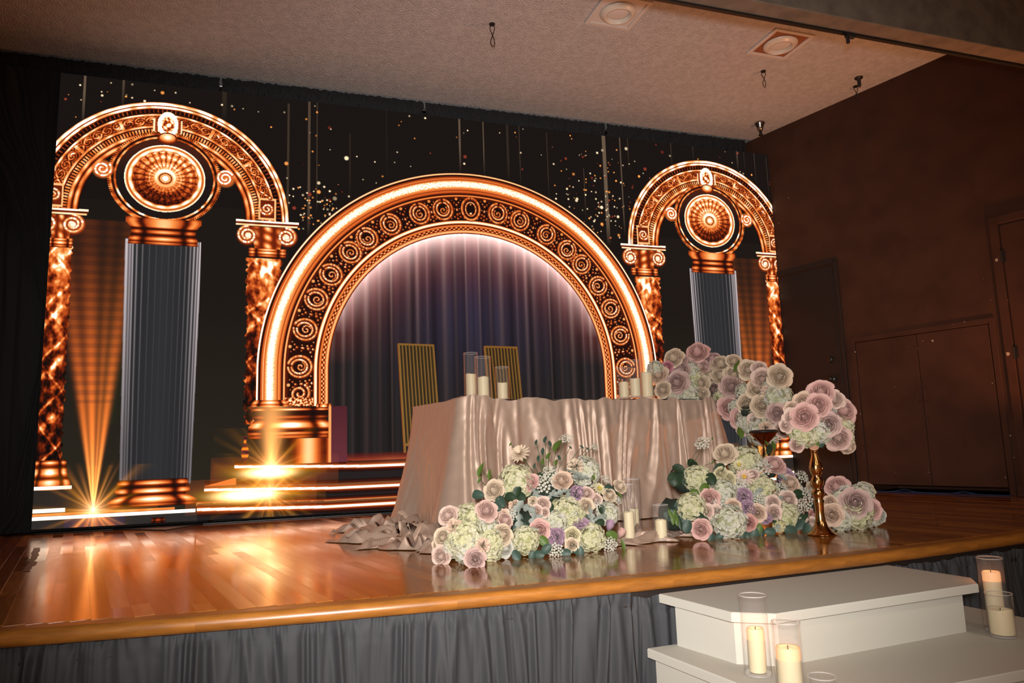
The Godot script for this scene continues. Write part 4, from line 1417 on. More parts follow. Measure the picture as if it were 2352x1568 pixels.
func tread(t, called, poly: Array, y: float, th: float):
	var a := Acc.new()
	var inset := []
	var c := Vector2.ZERO
	for p in poly:
		c += p / poly.size()
	for p in poly:
		inset.append(p + (c - p).normalized() * 0.004)
	prism(a, inset, y - th, y)
	var n := poly.size()
	for k in n:
		var p: Vector2 = poly[k]
		var q: Vector2 = poly[(k + 1) % n]
		var pi_: Vector2 = inset[k]
		var qi: Vector2 = inset[(k + 1) % n]
		a.quad(Vector3(p.x, y - th, p.y), Vector3(q.x, y - th, q.y), Vector3(q.x, y - 0.004, q.y), Vector3(p.x, y - 0.004, p.y))
		a.quad(Vector3(p.x, y - 0.004, p.y), Vector3(q.x, y - 0.004, q.y), Vector3(qi.x, y, qi.y), Vector3(pi_.x, y, pi_.y))
	part(called, a.mesh(M.white), t)

func build_skirts():
	for k in 2:
		var x0: float = [-2.2, 1.262][k]
		var x1: float = [1.258, 5.2][k]
		var y1: float = [SH - 0.054, SH - 0.075][k]
		var a := Acc.new()
		grid(a, int((x1 - x0) * 190), 30, func(u, w):
			var x := lerpf(x0, x1, u)
			var y := lerpf(y1 - 0.006 * noise.get_noise_2d(x * 9, 1.0), 0.004, w)
			var drop: float = y1 - y
			var g := smoothstep(0.0, 0.05, drop)
			var ph := x * 12.0 + 1.2 * noise.get_noise_2d(x * 2.6, drop * 0.30) + 0.40 * noise.get_noise_2d(x * 9.0, drop * 0.55)
			var big := ridge(ph) * (0.7 + 0.3 * noise.get_noise_2d(x * 5, 7.0))
			var small := ridge(x * 37.0 + 1.3 * noise.get_noise_2d(x * 8, drop * 0.8))
			var tuck := 0.006 * exp(-pow((drop - 0.052) / 0.006, 2))
			var z := edge_z(x) - 0.045 + 0.012 + lerpf(0.010 * small + 0.004 * big, 0.034 * big + 0.004 * small, g) + 0.012 * drop - tuck
			return Vector3(x, y, z))
		whole("stage_skirt", a.mesh(M.skirt), ["charcoal pleated skirt along the stage front left of the white steps", "charcoal pleated skirt along the stage front behind and right of the white steps"][k], "stage skirt", Vector3.ZERO, "pleated skirts on the stage front")
	var b := Acc.new()
	grid(b, 60, 3, func(u, w):
		var x := lerpf(1.3, 5.3, u)
		return Vector3(x, SH - 0.052 - 0.10 * w, edge_z(x) - 0.034))
	var o := struct("trim_2", b.mesh(M.black_paint), "black fascia board under the stage nosing", "trim")

# ---------------------------------------------------------------- candles in glass
func build_vases():
	var where := ["tallest, on the satin table beside the left chair", "of middle height, foremost on the satin table by the left chair", "shortest, on the satin table in front of the right chair", "shortest of three, on the satin table left of the roses", "of middle height, on the satin table left of the roses", "tallest, on the satin table touching the roses",
		"tall, on the floor right of the left low flower arrangement", "tall, on the floor behind another vase beside the left flowers", "short, on the floor left of the right low flower arrangement", "tall, on the lower white step at its cut corner", "of middle height, on the lower white step at its cut corner", "cut off by the picture's edge, on the lower white step's front", "tall, on the lower white step by the charcoal skirt", "short, on the lower white step by the charcoal skirt"]
	for k in VASES.size():
		var q: Array = VASES[k]
		var at: Vector3 = q[0]
		var t := thing("glass_cylinder", "clear glass cylinder, " + where[k], "vase", at, 0, "glass cylinders holding candles")
		var a := Acc.new()
		var r: float = q[1]
		var h: float = q[2]
		lathe(a, [Vector2(r, 0.004), Vector2(r, h)], 40)
		part("wall", a.mesh(M.glass), t)
		a = Acc.new()
		lathe(a, [Vector2(0, 0.001), Vector2(r - 0.003, 0.001), Vector2(r, 0.004), Vector2(r - 0.002, 0.009), Vector2(0, 0.009)], 40)
		part("foot", a.mesh(M.glass_rim), t)
		a = Acc.new()
		var ring := []
		for s in 41:
			ring.append(Vector3(cos(s * TAU / 40) * r, h, sin(s * TAU / 40) * r))
		tube(a, ring, 0.0016, 6, false)
		part("rim", a.mesh(M.glass_rim), t)
		var cr: float = q[3]
		var ch: float = q[4] - 0.010
		var lit: bool = q[5] == 1
		var c := thing("pillar_candle", "ivory candle%s, %s" % [" glowing" if lit else "", where[k]], "candle", at + Vector3(0, 0.010, 0), k * 1.3, "pillar candles in glass cylinders")
		var split: float = ch - 0.035 if lit else ch
		a = Acc.new()
		if lit:
			lathe(a, [Vector2(0, 0), Vector2(cr - 0.002, 0), Vector2(cr, 0.003), Vector2(cr, split)], 32)
			part("wax", a.mesh(M.wax), c)
			a = Acc.new()
		var body := [Vector2(cr, split)] if lit else [Vector2(0, 0), Vector2(cr - 0.002, 0), Vector2(cr, 0.003), Vector2(cr, ch * 0.5)]
		lathe(a, body + [Vector2(cr, ch - 0.006), Vector2(cr - 0.002, ch - 0.001), Vector2(cr - 0.006, ch - 0.003), Vector2(cr * 0.6, ch - 0.010), Vector2(0, ch - 0.012)], 32, Vector3.ZERO, 0.0022)
		part("glowing_wax" if lit else "wax", a.mesh(M.wax_glow if lit else M.wax), c)
		a = Acc.new()
		tube(a, [Vector3(0, ch - 0.013, 0), Vector3(0.001, ch + 0.002, 0)], 0.0015, 6)
		part("wick", a.mesh(M.black_plastic), c)
		if lit:
			var l := OmniLight3D.new()
			l.name = numbered("candle_light")
			c.add_child(l)
			l.position = Vector3(0, ch - 0.018, 0)
			l.light_color = Color(1.0, 0.55, 0.25)
			l.light_energy = 0.006
			l.light_size = 0.0
			l.omni_range = 8.0
			l.omni_attenuation = 2.0
			l.shadow_enabled = true

# ---------------------------------------------------------------- flowers: each faces +Y, one unit across
func petal(a: Acc, turn: float, spread: float, fn: Callable, cfn, nu := 4, nv := 4):
	grid(a, nu, nv, func(u, w):
		var s: float = (u * 2.0 - 1.0)
		var q: Vector3 = fn.call(s, w)      # (radius, height, extra angle)
		var an: float = turn + s * spread + q.z
		return Vector3(cos(an) * q.x, q.y, sin(an) * q.x), Color.WHITE, cfn)

func rose(sd: int) -> ArrayMesh:
	var r := RandomNumberGenerator.new()
	r.seed = sd
	var a := Acc.new()
	# petals, widest radius, radius at the tip, height of the tip, half angle, outward curl
	var rings := [[3, 0.085, 0.055, 0.34, 1.25, 0.0], [3, 0.135, 0.095, 0.36, 1.15, 0.0], [4, 0.190, 0.165, 0.335, 0.98, 0.02], [4, 0.245, 0.240, 0.300, 0.95, 0.035], [5, 0.305, 0.325, 0.245, 0.80, 0.055], [5, 0.375, 0.425, 0.165, 0.78, 0.08], [6, 0.420, 0.500, 0.060, 0.68, 0.10]]
	for k in rings.size():
		var g: Array = rings[k]
		for q in g[0]:
			var turn: float = TAU * q / g[0] + k * 0.9 + r.randf_range(-0.15, 0.15)
			var up: float = g[3] + r.randf_range(-0.02, 0.02)
			var f := r.randf_range(0.94, 1.06)
			var curl: float = g[5] * r.randf_range(0.7, 1.4)
			petal(a, turn, g[4], func(s, w):
				var ww: float = w * (1.0 - (0.10 + 0.02 * k) * s * s)
				var rad: float = f * (lerpf(0.02, g[1], sin(minf(ww / 0.62, 1.0) * PI * 0.5)) + (g[2] - g[1]) * smoothstep(0.55, 1.0, ww)) + curl * 0.45 * pow(ww, 7.0) + (0.020 + 0.007 * k) * s * ww
				var y: float = lerpf(-0.22, up, pow(ww, 0.9)) - curl * pow(ww, 6.0) * 1.1
				return Vector3(maxf(rad, 0.004), y + 0.015 * s * ww, 0.10 * w), null, 5, 5)
	lathe_tint(a, [Vector2(0.06, 0.05), Vector2(0.050, 0.20), Vector2(0.025, 0.26), Vector2(0, 0.265)], Color.WHITE)
	return a.mesh(M.cream)

func ruffle(sd: int, round_: bool) -> ArrayMesh:      # carnation, or a rounder peony
	var r := RandomNumberGenerator.new()
	r.seed = sd
	var a := Acc.new()
	for k in 46:
		var f := (k + 0.5) / 46.0
		var pol := acos(1.0 - 1.25 * f)
		var az := k * 2.39996 + r.randf_range(-0.2, 0.2)
		var d := Vector3(sin(pol) * cos(az), cos(pol), sin(pol) * sin(az))
		var s := d.cross(Vector3(0.3, 0.9, 0.2)).normalized().rotated(d, r.randf_range(-0.6, 0.6))
		var e := s.cross(d)
		var rad := r.randf_range(0.42, 0.50)
		grid(a, 6, 3, func(u, w):
			var zig: float = 0.035 * absf(sin(u * 15.0 + k)) * w
			var ang: float = (u - 0.5) * (1.05 if round_ else 0.85)
			var dir: Vector3 = (d + s * ang * w + e * (0.30 * (w - 0.5) if round_ else 0.12 * sin(u * 9.0 + k) * w)).normalized()
			return dir * (rad * (0.25 + 0.75 * pow(w, 0.6)) - zig) + Vector3(0, -0.12, 0))
	return a.mesh(M.cream)

func daisy(sd: int, layers: int, centre: bool) -> ArrayMesh:      # dahlia or chrysanthemum
	var r := RandomNumberGenerator.new()
	r.seed = sd
	var a := Acc.new()
	for k in layers:
		var f := float(k) / maxf(layers - 1, 1)
		var n := 14 if k < layers - 2 else 9
		var reach := lerpf(0.50, 0.20, f)
		var rise := lerpf(-0.06, 0.24, f)
		for q in n:
			var az := TAU * q / n + k * 0.31 + r.randf_range(-0.05, 0.05)
			grid(a, 2, 4, func(u, w):
				var wd: float = 0.055 * sin(clampf(w * 0.92 + 0.06, 0, 1) * PI) + 0.008
				var p := Vector3(reach * w, -0.12 + (rise + 0.12) * pow(w, 0.7) + 0.03 * absf(u - 0.5), (u - 0.5) * 2.0 * wd)
				return p.rotated(Vector3.UP, az))
	if centre:
		lathe_tint(a, [Vector2(0.13, 0.05), Vector2(0.11, 0.10), Vector2(0.05, 0.125), Vector2(0, 0.13)], Color(0.85, 0.72, 0.12))
	return a.mesh(M.cream)

func lathe_tint(a: Acc, prof: Array, c: Color):
	var from := a.v.size()
	lathe(a, prof, 12)
	for k in range(from, a.v.size()):
		a.c[k] = c

func hydrangea(sd: int) -> ArrayMesh:
	var r := RandomNumberGenerator.new()
	r.seed = sd
	var a := Acc.new()
	var n := 120
	for k in n:
		var f := (k + 0.5) / n
		var pol := acos(1.0 - 1.62 * f)
		var az := k * 2.39996
		var d := (Vector3(sin(pol) * cos(az), cos(pol), sin(pol) * sin(az)) + Vector3(r.randf() - 0.5, r.randf() - 0.5, r.randf() - 0.5) * 0.22).normalized()
		var rad := r.randf_range(0.40, 0.49)
		var nn := (d + Vector3(r.randf() - 0.5, r.randf() - 0.5, r.randf() - 0.5) * 0.7).normalized()
		var s := nn.cross(Vector3(0.31, 0.8, 0.5)).normalized().rotated(nn, r.randf() * TAU)
		var e := s.cross(nn)
		var g := r.randf()
		var col := Color(1.0, 1.0, 1.0).lerp(Color(0.93, 0.96, 0.74), g * 0.8) * r.randf_range(0.90, 1.0)
		var c := d * rad
		var z := 0.088 * r.randf_range(0.85, 1.2)
		for q in 4:
			var dir := s.rotated(nn, q * PI / 2)
			var sd2 := e.rotated(nn, q * PI / 2)
			var tip := c + dir * z * 1.15 + nn * 0.012
			var lft := c + dir * z * 0.62 + sd2 * z * 0.58 + nn * 0.030
			var rgt := c + dir * z * 0.62 - sd2 * z * 0.58 + nn * 0.030
			a.tri(c, lft, tip, col)
			a.tri(c, tip, rgt, col)
	var from := a.v.size()
	lathe(a, [Vector2(0, 0.36), Vector2(0.20, 0.30), Vector2(0.33, 0.14), Vector2(0.36, 0.0), Vector2(0.28, -0.20), Vector2(0.10, -0.32), Vector2(0, -0.34)], 14)
	for k in range(from, a.v.size()):
		a.c[k] = Color(0.62, 0.66, 0.42)
	return a.mesh(M.ivory)

func lace(sd: int) -> ArrayMesh:      # a loose umbel of tiny white flowers
	var r := RandomNumberGenerator.new()
	r.seed = sd
	var a := Acc.new()
	for k in 34:
		var f := sqrt((k + 0.5) / 34.0)
		var az := k * 2.39996
		var c := Vector3(cos(az) * f * 0.48, 0.10 - 0.22 * f * f + r.randf_range(-0.04, 0.04), sin(az) * f * 0.48)
		var nn := (Vector3(c.x, 0.8, c.z) + Vector3(r.randf() - 0.5, 0, r.randf() - 0.5) * 0.6).normalized()
		var s := nn.cross(Vector3(0.2, 0.3, 0.9)).normalized().rotated(nn, r.randf() * TAU)
		for q in 5:
			var d := s.rotated(nn, q * TAU / 5)
			var e := s.rotated(nn, q * TAU / 5 + 0.55)
			var d2 := s.rotated(nn, q * TAU / 5 - 0.55)
			a.tri(c, c + d2 * 0.055 + nn * 0.01, c + d * 0.085, Color(1, 1, 0.97))
			a.tri(c, c + d * 0.085, c + e * 0.055 + nn * 0.01, Color(1, 1, 0.97))
		var st := Color(0.16, 0.24, 0.09)
		var o := Vector3(0, -0.30, 0)
		a.tri(c + s * 0.008, c - s * 0.008, o, st)
		a.tri(c + s.cross(nn) * 0.008, c - s.cross(nn) * 0.008, o, st)
	return a.mesh(M.white)

func leaf_mesh(kind: String, sd: int) -> ArrayMesh:      # lies across Y, stalk at -Z
	var r := RandomNumberGenerator.new()
	r.seed = sd
	var a := Acc.new()
	var bend := r.randf_range(0.05, 0.16)
	grid(a, 6, 10 if kind != "dusty" else 21, func(u, w):
		var s: float = u * 2.0 - 1.0
		var half := 0.0
		if kind == "euc":
			half = 0.36 * sqrt(clampf(1.0 - pow(w * 2.0 - 1.0, 2), 0, 1)) * (1.0 + 0.15 * (0.5 - w))
		elif kind == "leaf":
			half = 0.17 * sin(pow(w, 0.8) * PI) + 0.004
		else:
			half = (0.055 + 0.13 * pow(absf(sin(w * PI * 3.5)), 0.8)) * sin(pow(clampf(w, 0.02, 0.985), 0.6) * PI) + 0.014
		return Vector3(s * half, 0.10 * s * s * half * 3.0 - bend * pow(w - 0.4, 2) * 2.0, w - 0.5), Color.WHITE, func(u, w): return Color(1, 1, 1) * (0.92 if absf(u - 0.5) > 0.05 else 1.12))
	return a.mesh(M.green)

func bud(sd: int) -> ArrayMesh:
	var r := RandomNumberGenerator.new()
	r.seed = sd
	var a := Acc.new()
	for k in 6:
		petal(a, TAU * k / 5.0 + 0.4 * k, 0.95, func(s, w):
			var ww: float = w * (1.0 - 0.12 * s * s)
			return Vector3((0.10 + 0.26 * sin(ww * PI * 0.62)) * (1.0 - 0.06 * k), lerpf(-0.42, 0.42 - 0.02 * k, ww), 0.0), null)
	return a.mesh(M.cream)

const KIND := {"rose": "rose", "hyd": "hydrangea", "carn": "carnation", "peony": "peony", "dahlia": "dahlia", "mum": "chrysanthemum", "lace": "lace_flower", "bud": "rosebud", "euc": "round_leaf", "leaf": "leaf", "dusty": "silver_leaf"}

func build_flowers():
	for s in 4:
		meshes["rose%d" % s] = rose(100 + s)
		meshes["hyd%d" % s] = hydrangea(200 + s)
		meshes["lace%d" % s] = lace(300 + s)
		for k in ["euc", "leaf", "dusty"]:
			meshes[k + str(s)] = leaf_mesh(k, 400 + s)
		meshes["carn%d" % s] = ruffle(500 + s, false)
		meshes["peony%d" % s] = ruffle(600 + s, true)
		meshes["dahlia%d" % s] = daisy(700 + s, 6, false)
		meshes["mum%d" % s] = daisy(800 + s, 4, true)
		meshes["bud%d" % s] = bud(900 + s)
	bunch("flower_arrangement", "low mixed arrangement with a tall cream dahlia, lilac peonies and silver leaves before the table", LOW_LEFT, [[Vector3(1.16, SH + 0.10, 2.50), Vector3(0.30, 0.15, 0.16)], [Vector3(1.30, SH + 0.24, 2.42), Vector3(0.17, 0.16, 0.10)], [Vector3(1.42, SH + 0.11, 2.45), Vector3(0.18, 0.12, 0.13)]], 26)
	bunch("flower_arrangement", "low mixed arrangement with two stacked lilac peonies beside the gold stand's foot", LOW_RIGHT, [[Vector3(1.98, SH + 0.11, 2.42), Vector3(0.26, 0.13, 0.16)], [Vector3(2.12, SH + 0.27, 2.30), Vector3(0.17, 0.19, 0.10)], [Vector3(2.34, SH + 0.13, 2.42), Vector3(0.18, 0.14, 0.13)]], 26)
	bunch("hydrangea_cushion", "dome of ivory hydrangeas and roses on the floor in front of the satin heap", BALL_LEFT, [[Vector3(0.86, SH + 0.13, 2.58), Vector3(0.14, 0.13, 0.12)]], 6)
	bunch("hydrangea_cushion", "dome of white hydrangeas with mauve roses on the floor right of the gold stand", BALL_RIGHT, [[Vector3(2.77, SH + 0.10, 2.58), Vector3(0.14, 0.09, 0.10)]], 4)
	bunch("rose_runner", "long garland of roses lying over the table's right end and falling to the floor side", RUNNER, [[Vector3(2.62, SH + 0.84, 1.18), Vector3(0.17, 0.06, 0.08)], [Vector3(2.90, SH + 0.82, 1.26), Vector3(0.16, 0.06, 0.08)], [Vector3(2.97, SH + 0.66, 1.72), Vector3(0.06, 0.06, 0.06)]], 0)
	bunch("stand_bouquet", "ball of pink roses and ivory hydrangeas on top of the gold stand", BOUQUET, [[Vector3(2.655, SH + 0.56, 2.70), Vector3(0.13, 0.11, 0.10)], [Vector3(2.64, SH + 0.45, 2.74), Vector3(0.02, 0.05, 0.02)]], 6)

func bunch(called, label, rows: Array, cores: Array, fill: int):
	var t := thing(called, label, "flowers", Vector3(cores[0][0].x, SH, cores[0][0].z))
	var off: Vector3 = -t.position
	var r := RandomNumberGenerator.new()
	r.seed = rows.size() * 13
	var a := Acc.new()
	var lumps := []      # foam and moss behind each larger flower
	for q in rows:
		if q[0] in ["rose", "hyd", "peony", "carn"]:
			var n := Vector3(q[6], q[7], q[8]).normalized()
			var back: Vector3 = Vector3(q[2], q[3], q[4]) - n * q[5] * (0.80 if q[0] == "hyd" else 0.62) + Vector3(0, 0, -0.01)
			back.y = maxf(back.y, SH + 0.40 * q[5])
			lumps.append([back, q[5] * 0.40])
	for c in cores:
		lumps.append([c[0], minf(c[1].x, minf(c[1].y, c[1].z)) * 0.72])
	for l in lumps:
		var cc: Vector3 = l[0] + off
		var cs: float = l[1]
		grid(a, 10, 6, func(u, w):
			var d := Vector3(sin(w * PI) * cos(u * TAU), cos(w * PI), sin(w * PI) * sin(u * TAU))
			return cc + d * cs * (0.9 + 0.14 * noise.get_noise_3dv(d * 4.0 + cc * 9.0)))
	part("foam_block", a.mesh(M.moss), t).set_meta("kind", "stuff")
	for k in fill:      # dark leaves low in the bunch
		var c: Array = cores[k % mini(cores.size(), 3)]
		var d := Vector3(r.randfn(), absf(r.randfn()) * 0.7, r.randfn() + 0.7).normalized()
		var at: Vector3 = c[0] + d * c[1] * 0.6
		put_leaf(t, "round_leaf", "euc%d" % (k % 4), M.dark if k % 3 else M.euc, at + off, (d + Vector3(-0.2, 0.1, 0.5)).normalized(), r.randf() * TAU, r.randf_range(0.05, 0.085), r)
	for q in rows:
		var ty: String = q[0]
		var at := Vector3(q[2], q[3], q[4])
		var n := Vector3(q[6], q[7], q[8]).normalized()
		var d: float = q[5]
		if ty in ["euc", "leaf", "dusty"]:
			var roll := r.randf_range(-0.5, 0.5) if ty == "leaf" else r.randf() * TAU
			at.y = maxf(at.y, SH + 0.012)
			put_leaf(t, KIND[ty], ty + str(r.randi() % 4), M[q[1]], at + off, n, roll, d * (0.88 if ty == "euc" else 1.05), r)
		else:
			var sink: float = {"hyd": 0.36, "rose": 0.06, "carn": 0.22, "peony": 0.26, "bud": 0.0}.get(ty, 0.0)
			if ty == "bud":
				n = Vector3(n.x, n.y + 0.5, n.z * 0.5).normalized()
			var big: float = d * (1.22 if ty == "rose" else 1.18)
			var p := at - n * sink * big
			p.y = maxf(p.y, SH + big * (0.42 if ty == "hyd" else 0.25))
			var b := facing(n).rotated(n, r.randf() * TAU).scaled_local(Vector3.ONE * big)
			part(KIND[ty], meshes[ty + str(r.randi() % 4)], t, Transform3D(b, p + off), M[q[1]])
		if ty in ["dahlia", "lace", "leaf"]:
			var best: Vector3 = cores[0][0]
			for c in cores:
				if (c[0] - at).length() < (best - at).length():
					best = c[0]
			if (best - at).length() > 0.12:
				a = Acc.new()
				var mid := at.lerp(best, 0.45) + Vector3(0.0, 0.012, -0.01)
				tube(a, [at + off - n * d * 0.1, mid + off, best + off], 0.0016, 5, false)
				part("stem", a.mesh(M.stem), t)

func facing(n: Vector3) -> Basis:
	var x := n.cross(Vector3.BACK if absf(n.z) < 0.9 else Vector3.RIGHT).normalized()
	return Basis(x, n, x.cross(n)).orthonormalized()

func put_leaf(t, called, m: String, mat, at: Vector3, n: Vector3, roll: float, d: float, r):
	var up := (Vector3.UP - n * n.y).normalized() if absf(n.y) < 0.95 else Vector3.FORWARD
	up = up.rotated(n, roll)
	var b := Basis(n.cross(up).normalized() * -1.0, n, up).orthonormalized()
	part(called, meshes[m], t, Transform3D(b.scaled_local(Vector3.ONE * d), at), mat)

func build_small():
	# gold stands that carry the high flowers
	stand("tall gold candlestick stand carrying the ball of pink roses", Vector3(2.603, SH, 2.75), 0.435, false)
	stand("gold stand with a black-lidded bowl half hidden under the garland of roses", Vector3(2.86, SH, 2.03), 0.47, true)
	# torn tape on the boards
	var a := Acc.new()
	var pts := [Vector2(-1.216, 0.88), Vector2(-1.155, 1.15), Vector2(-1.112, 1.33), Vector2(-1.088, 1.50), Vector2(-1.045, 1.60), Vector2(-1.030, 1.76), Vector2(-1.000, 1.90)]
	grid(a, 2, 36, func(u, w):
		var q: float = w * (pts.size() - 1.001)
		var p: Vector2 = pts[int(q)].lerp(pts[int(q) + 1], q - int(q))
		return Vector3(p.x + (u - 0.5) * (0.030 + 0.012 * noise.get_noise_2d(w * 14, u)), SH + 0.0012 + 0.0006 * absf(sin(w * 21)), p.y))
	whole("tape_strip", a.mesh(M.tape), "torn strip of dark tape stuck to the boards left of the LED wall's reflection", "tape")
	# blue data cables along the foot of the side wall
	for k in 2:
		var path := []
		for q in 40:
			var f := q / 39.0
			var t := lerpf(-0.16, 0.96, f)
			var lift: float = 0.020 * exp(-pow((f - [0.30, 0.72][k]) / 0.06, 2))
			path.append(wallpt(t, 0.005 + lift, 0.030 + 0.022 * k + 0.012 * sin(f * 9.0 + k * 2.0)))
		a = Acc.new()
		tube(a, path, 0.0045, 6)
		whole("data_cable", a.mesh(M.cable), ["blue data cable lying closest to the cupboard doors", "blue data cable lying second from the cupboard doors"][k], "cable", Vector3.ZERO, "blue cables at the foot of the side wall")
	a = Acc.new()
	grid(a, 6, 4, func(u, w): return wallpt(1.03 + 0.14 * u, 0.004 + 0.022 * sin(u * 2.0) * w, 0.05 + 0.05 * w))
	whole("paper_scrap", a.mesh(M.paper), "scrap of cream paper on the floor below the hall-end door", "paper")

func stand(label, at: Vector3, h: float, bowl: bool):
	var t := thing("gold_stand", label, "stand", at, 0, "gold flower stands")
	var k := h / 0.435
	var pr := [[0.0, 0.001], [0.066, 0.001], [0.068, 0.006], [0.052, 0.018], [0.034, 0.040], [0.024, 0.070], [0.0205, 0.110], [0.022, 0.150], [0.026, 0.166], [0.018, 0.176], [0.027, 0.190], [0.030, 0.204], [0.022, 0.218], [0.018, 0.226], [0.028, 0.240], [0.031, 0.256], [0.027, 0.272], [0.019, 0.284], [0.025, 0.296], [0.031, 0.312], [0.032, 0.330], [0.027, 0.352], [0.019, 0.376], [0.014, 0.396]]
	var prof := []
	for p in pr:
		prof.append(Vector2(p[0], p[1] * k))
	var a := Acc.new()
	lathe(a, prof, 32)
	part("column", a.mesh(M.gold), t)
	for q in 3:
		a = Acc.new()
		var ring := []
		for s in 25:
			ring.append(Vector3(cos(s * TAU / 24) * 0.0145, (0.398 + q * 0.008) * k, sin(s * TAU / 24) * 0.0145))
		tube(a, ring, 0.0035, 6, false)
		part("twist_ring", a.mesh(M.gold), t)
	a = Acc.new()
	if bowl:
		lathe(a, [Vector2(0.0, 0.40 * k), Vector2(0.016, 0.41 * k), Vector2(0.03, 0.425 * k), Vector2(0.065, 0.455 * k), Vector2(0.078, 0.472 * k), Vector2(0.080, 0.476 * k)], 32)
		part("bowl", a.mesh(M.gold), t)
		a = Acc.new()
		lathe(a, [Vector2(0, 0.492 * k), Vector2(0.07, 0.490 * k), Vector2(0.085, 0.482 * k), Vector2(0.082, 0.474 * k), Vector2(0, 0.472 * k)], 32)
		part("lid", a.mesh(M.black_plastic), t)
	else:
		lathe(a, [Vector2(0.010, 0.414 * k), Vector2(0.016, 0.424 * k), Vector2(0.024, 0.436 * k), Vector2(0.028, 0.452 * k), Vector2(0.020, 0.456 * k), Vector2(0, 0.452 * k)], 24)
		part("cup", a.mesh(M.gold), t)
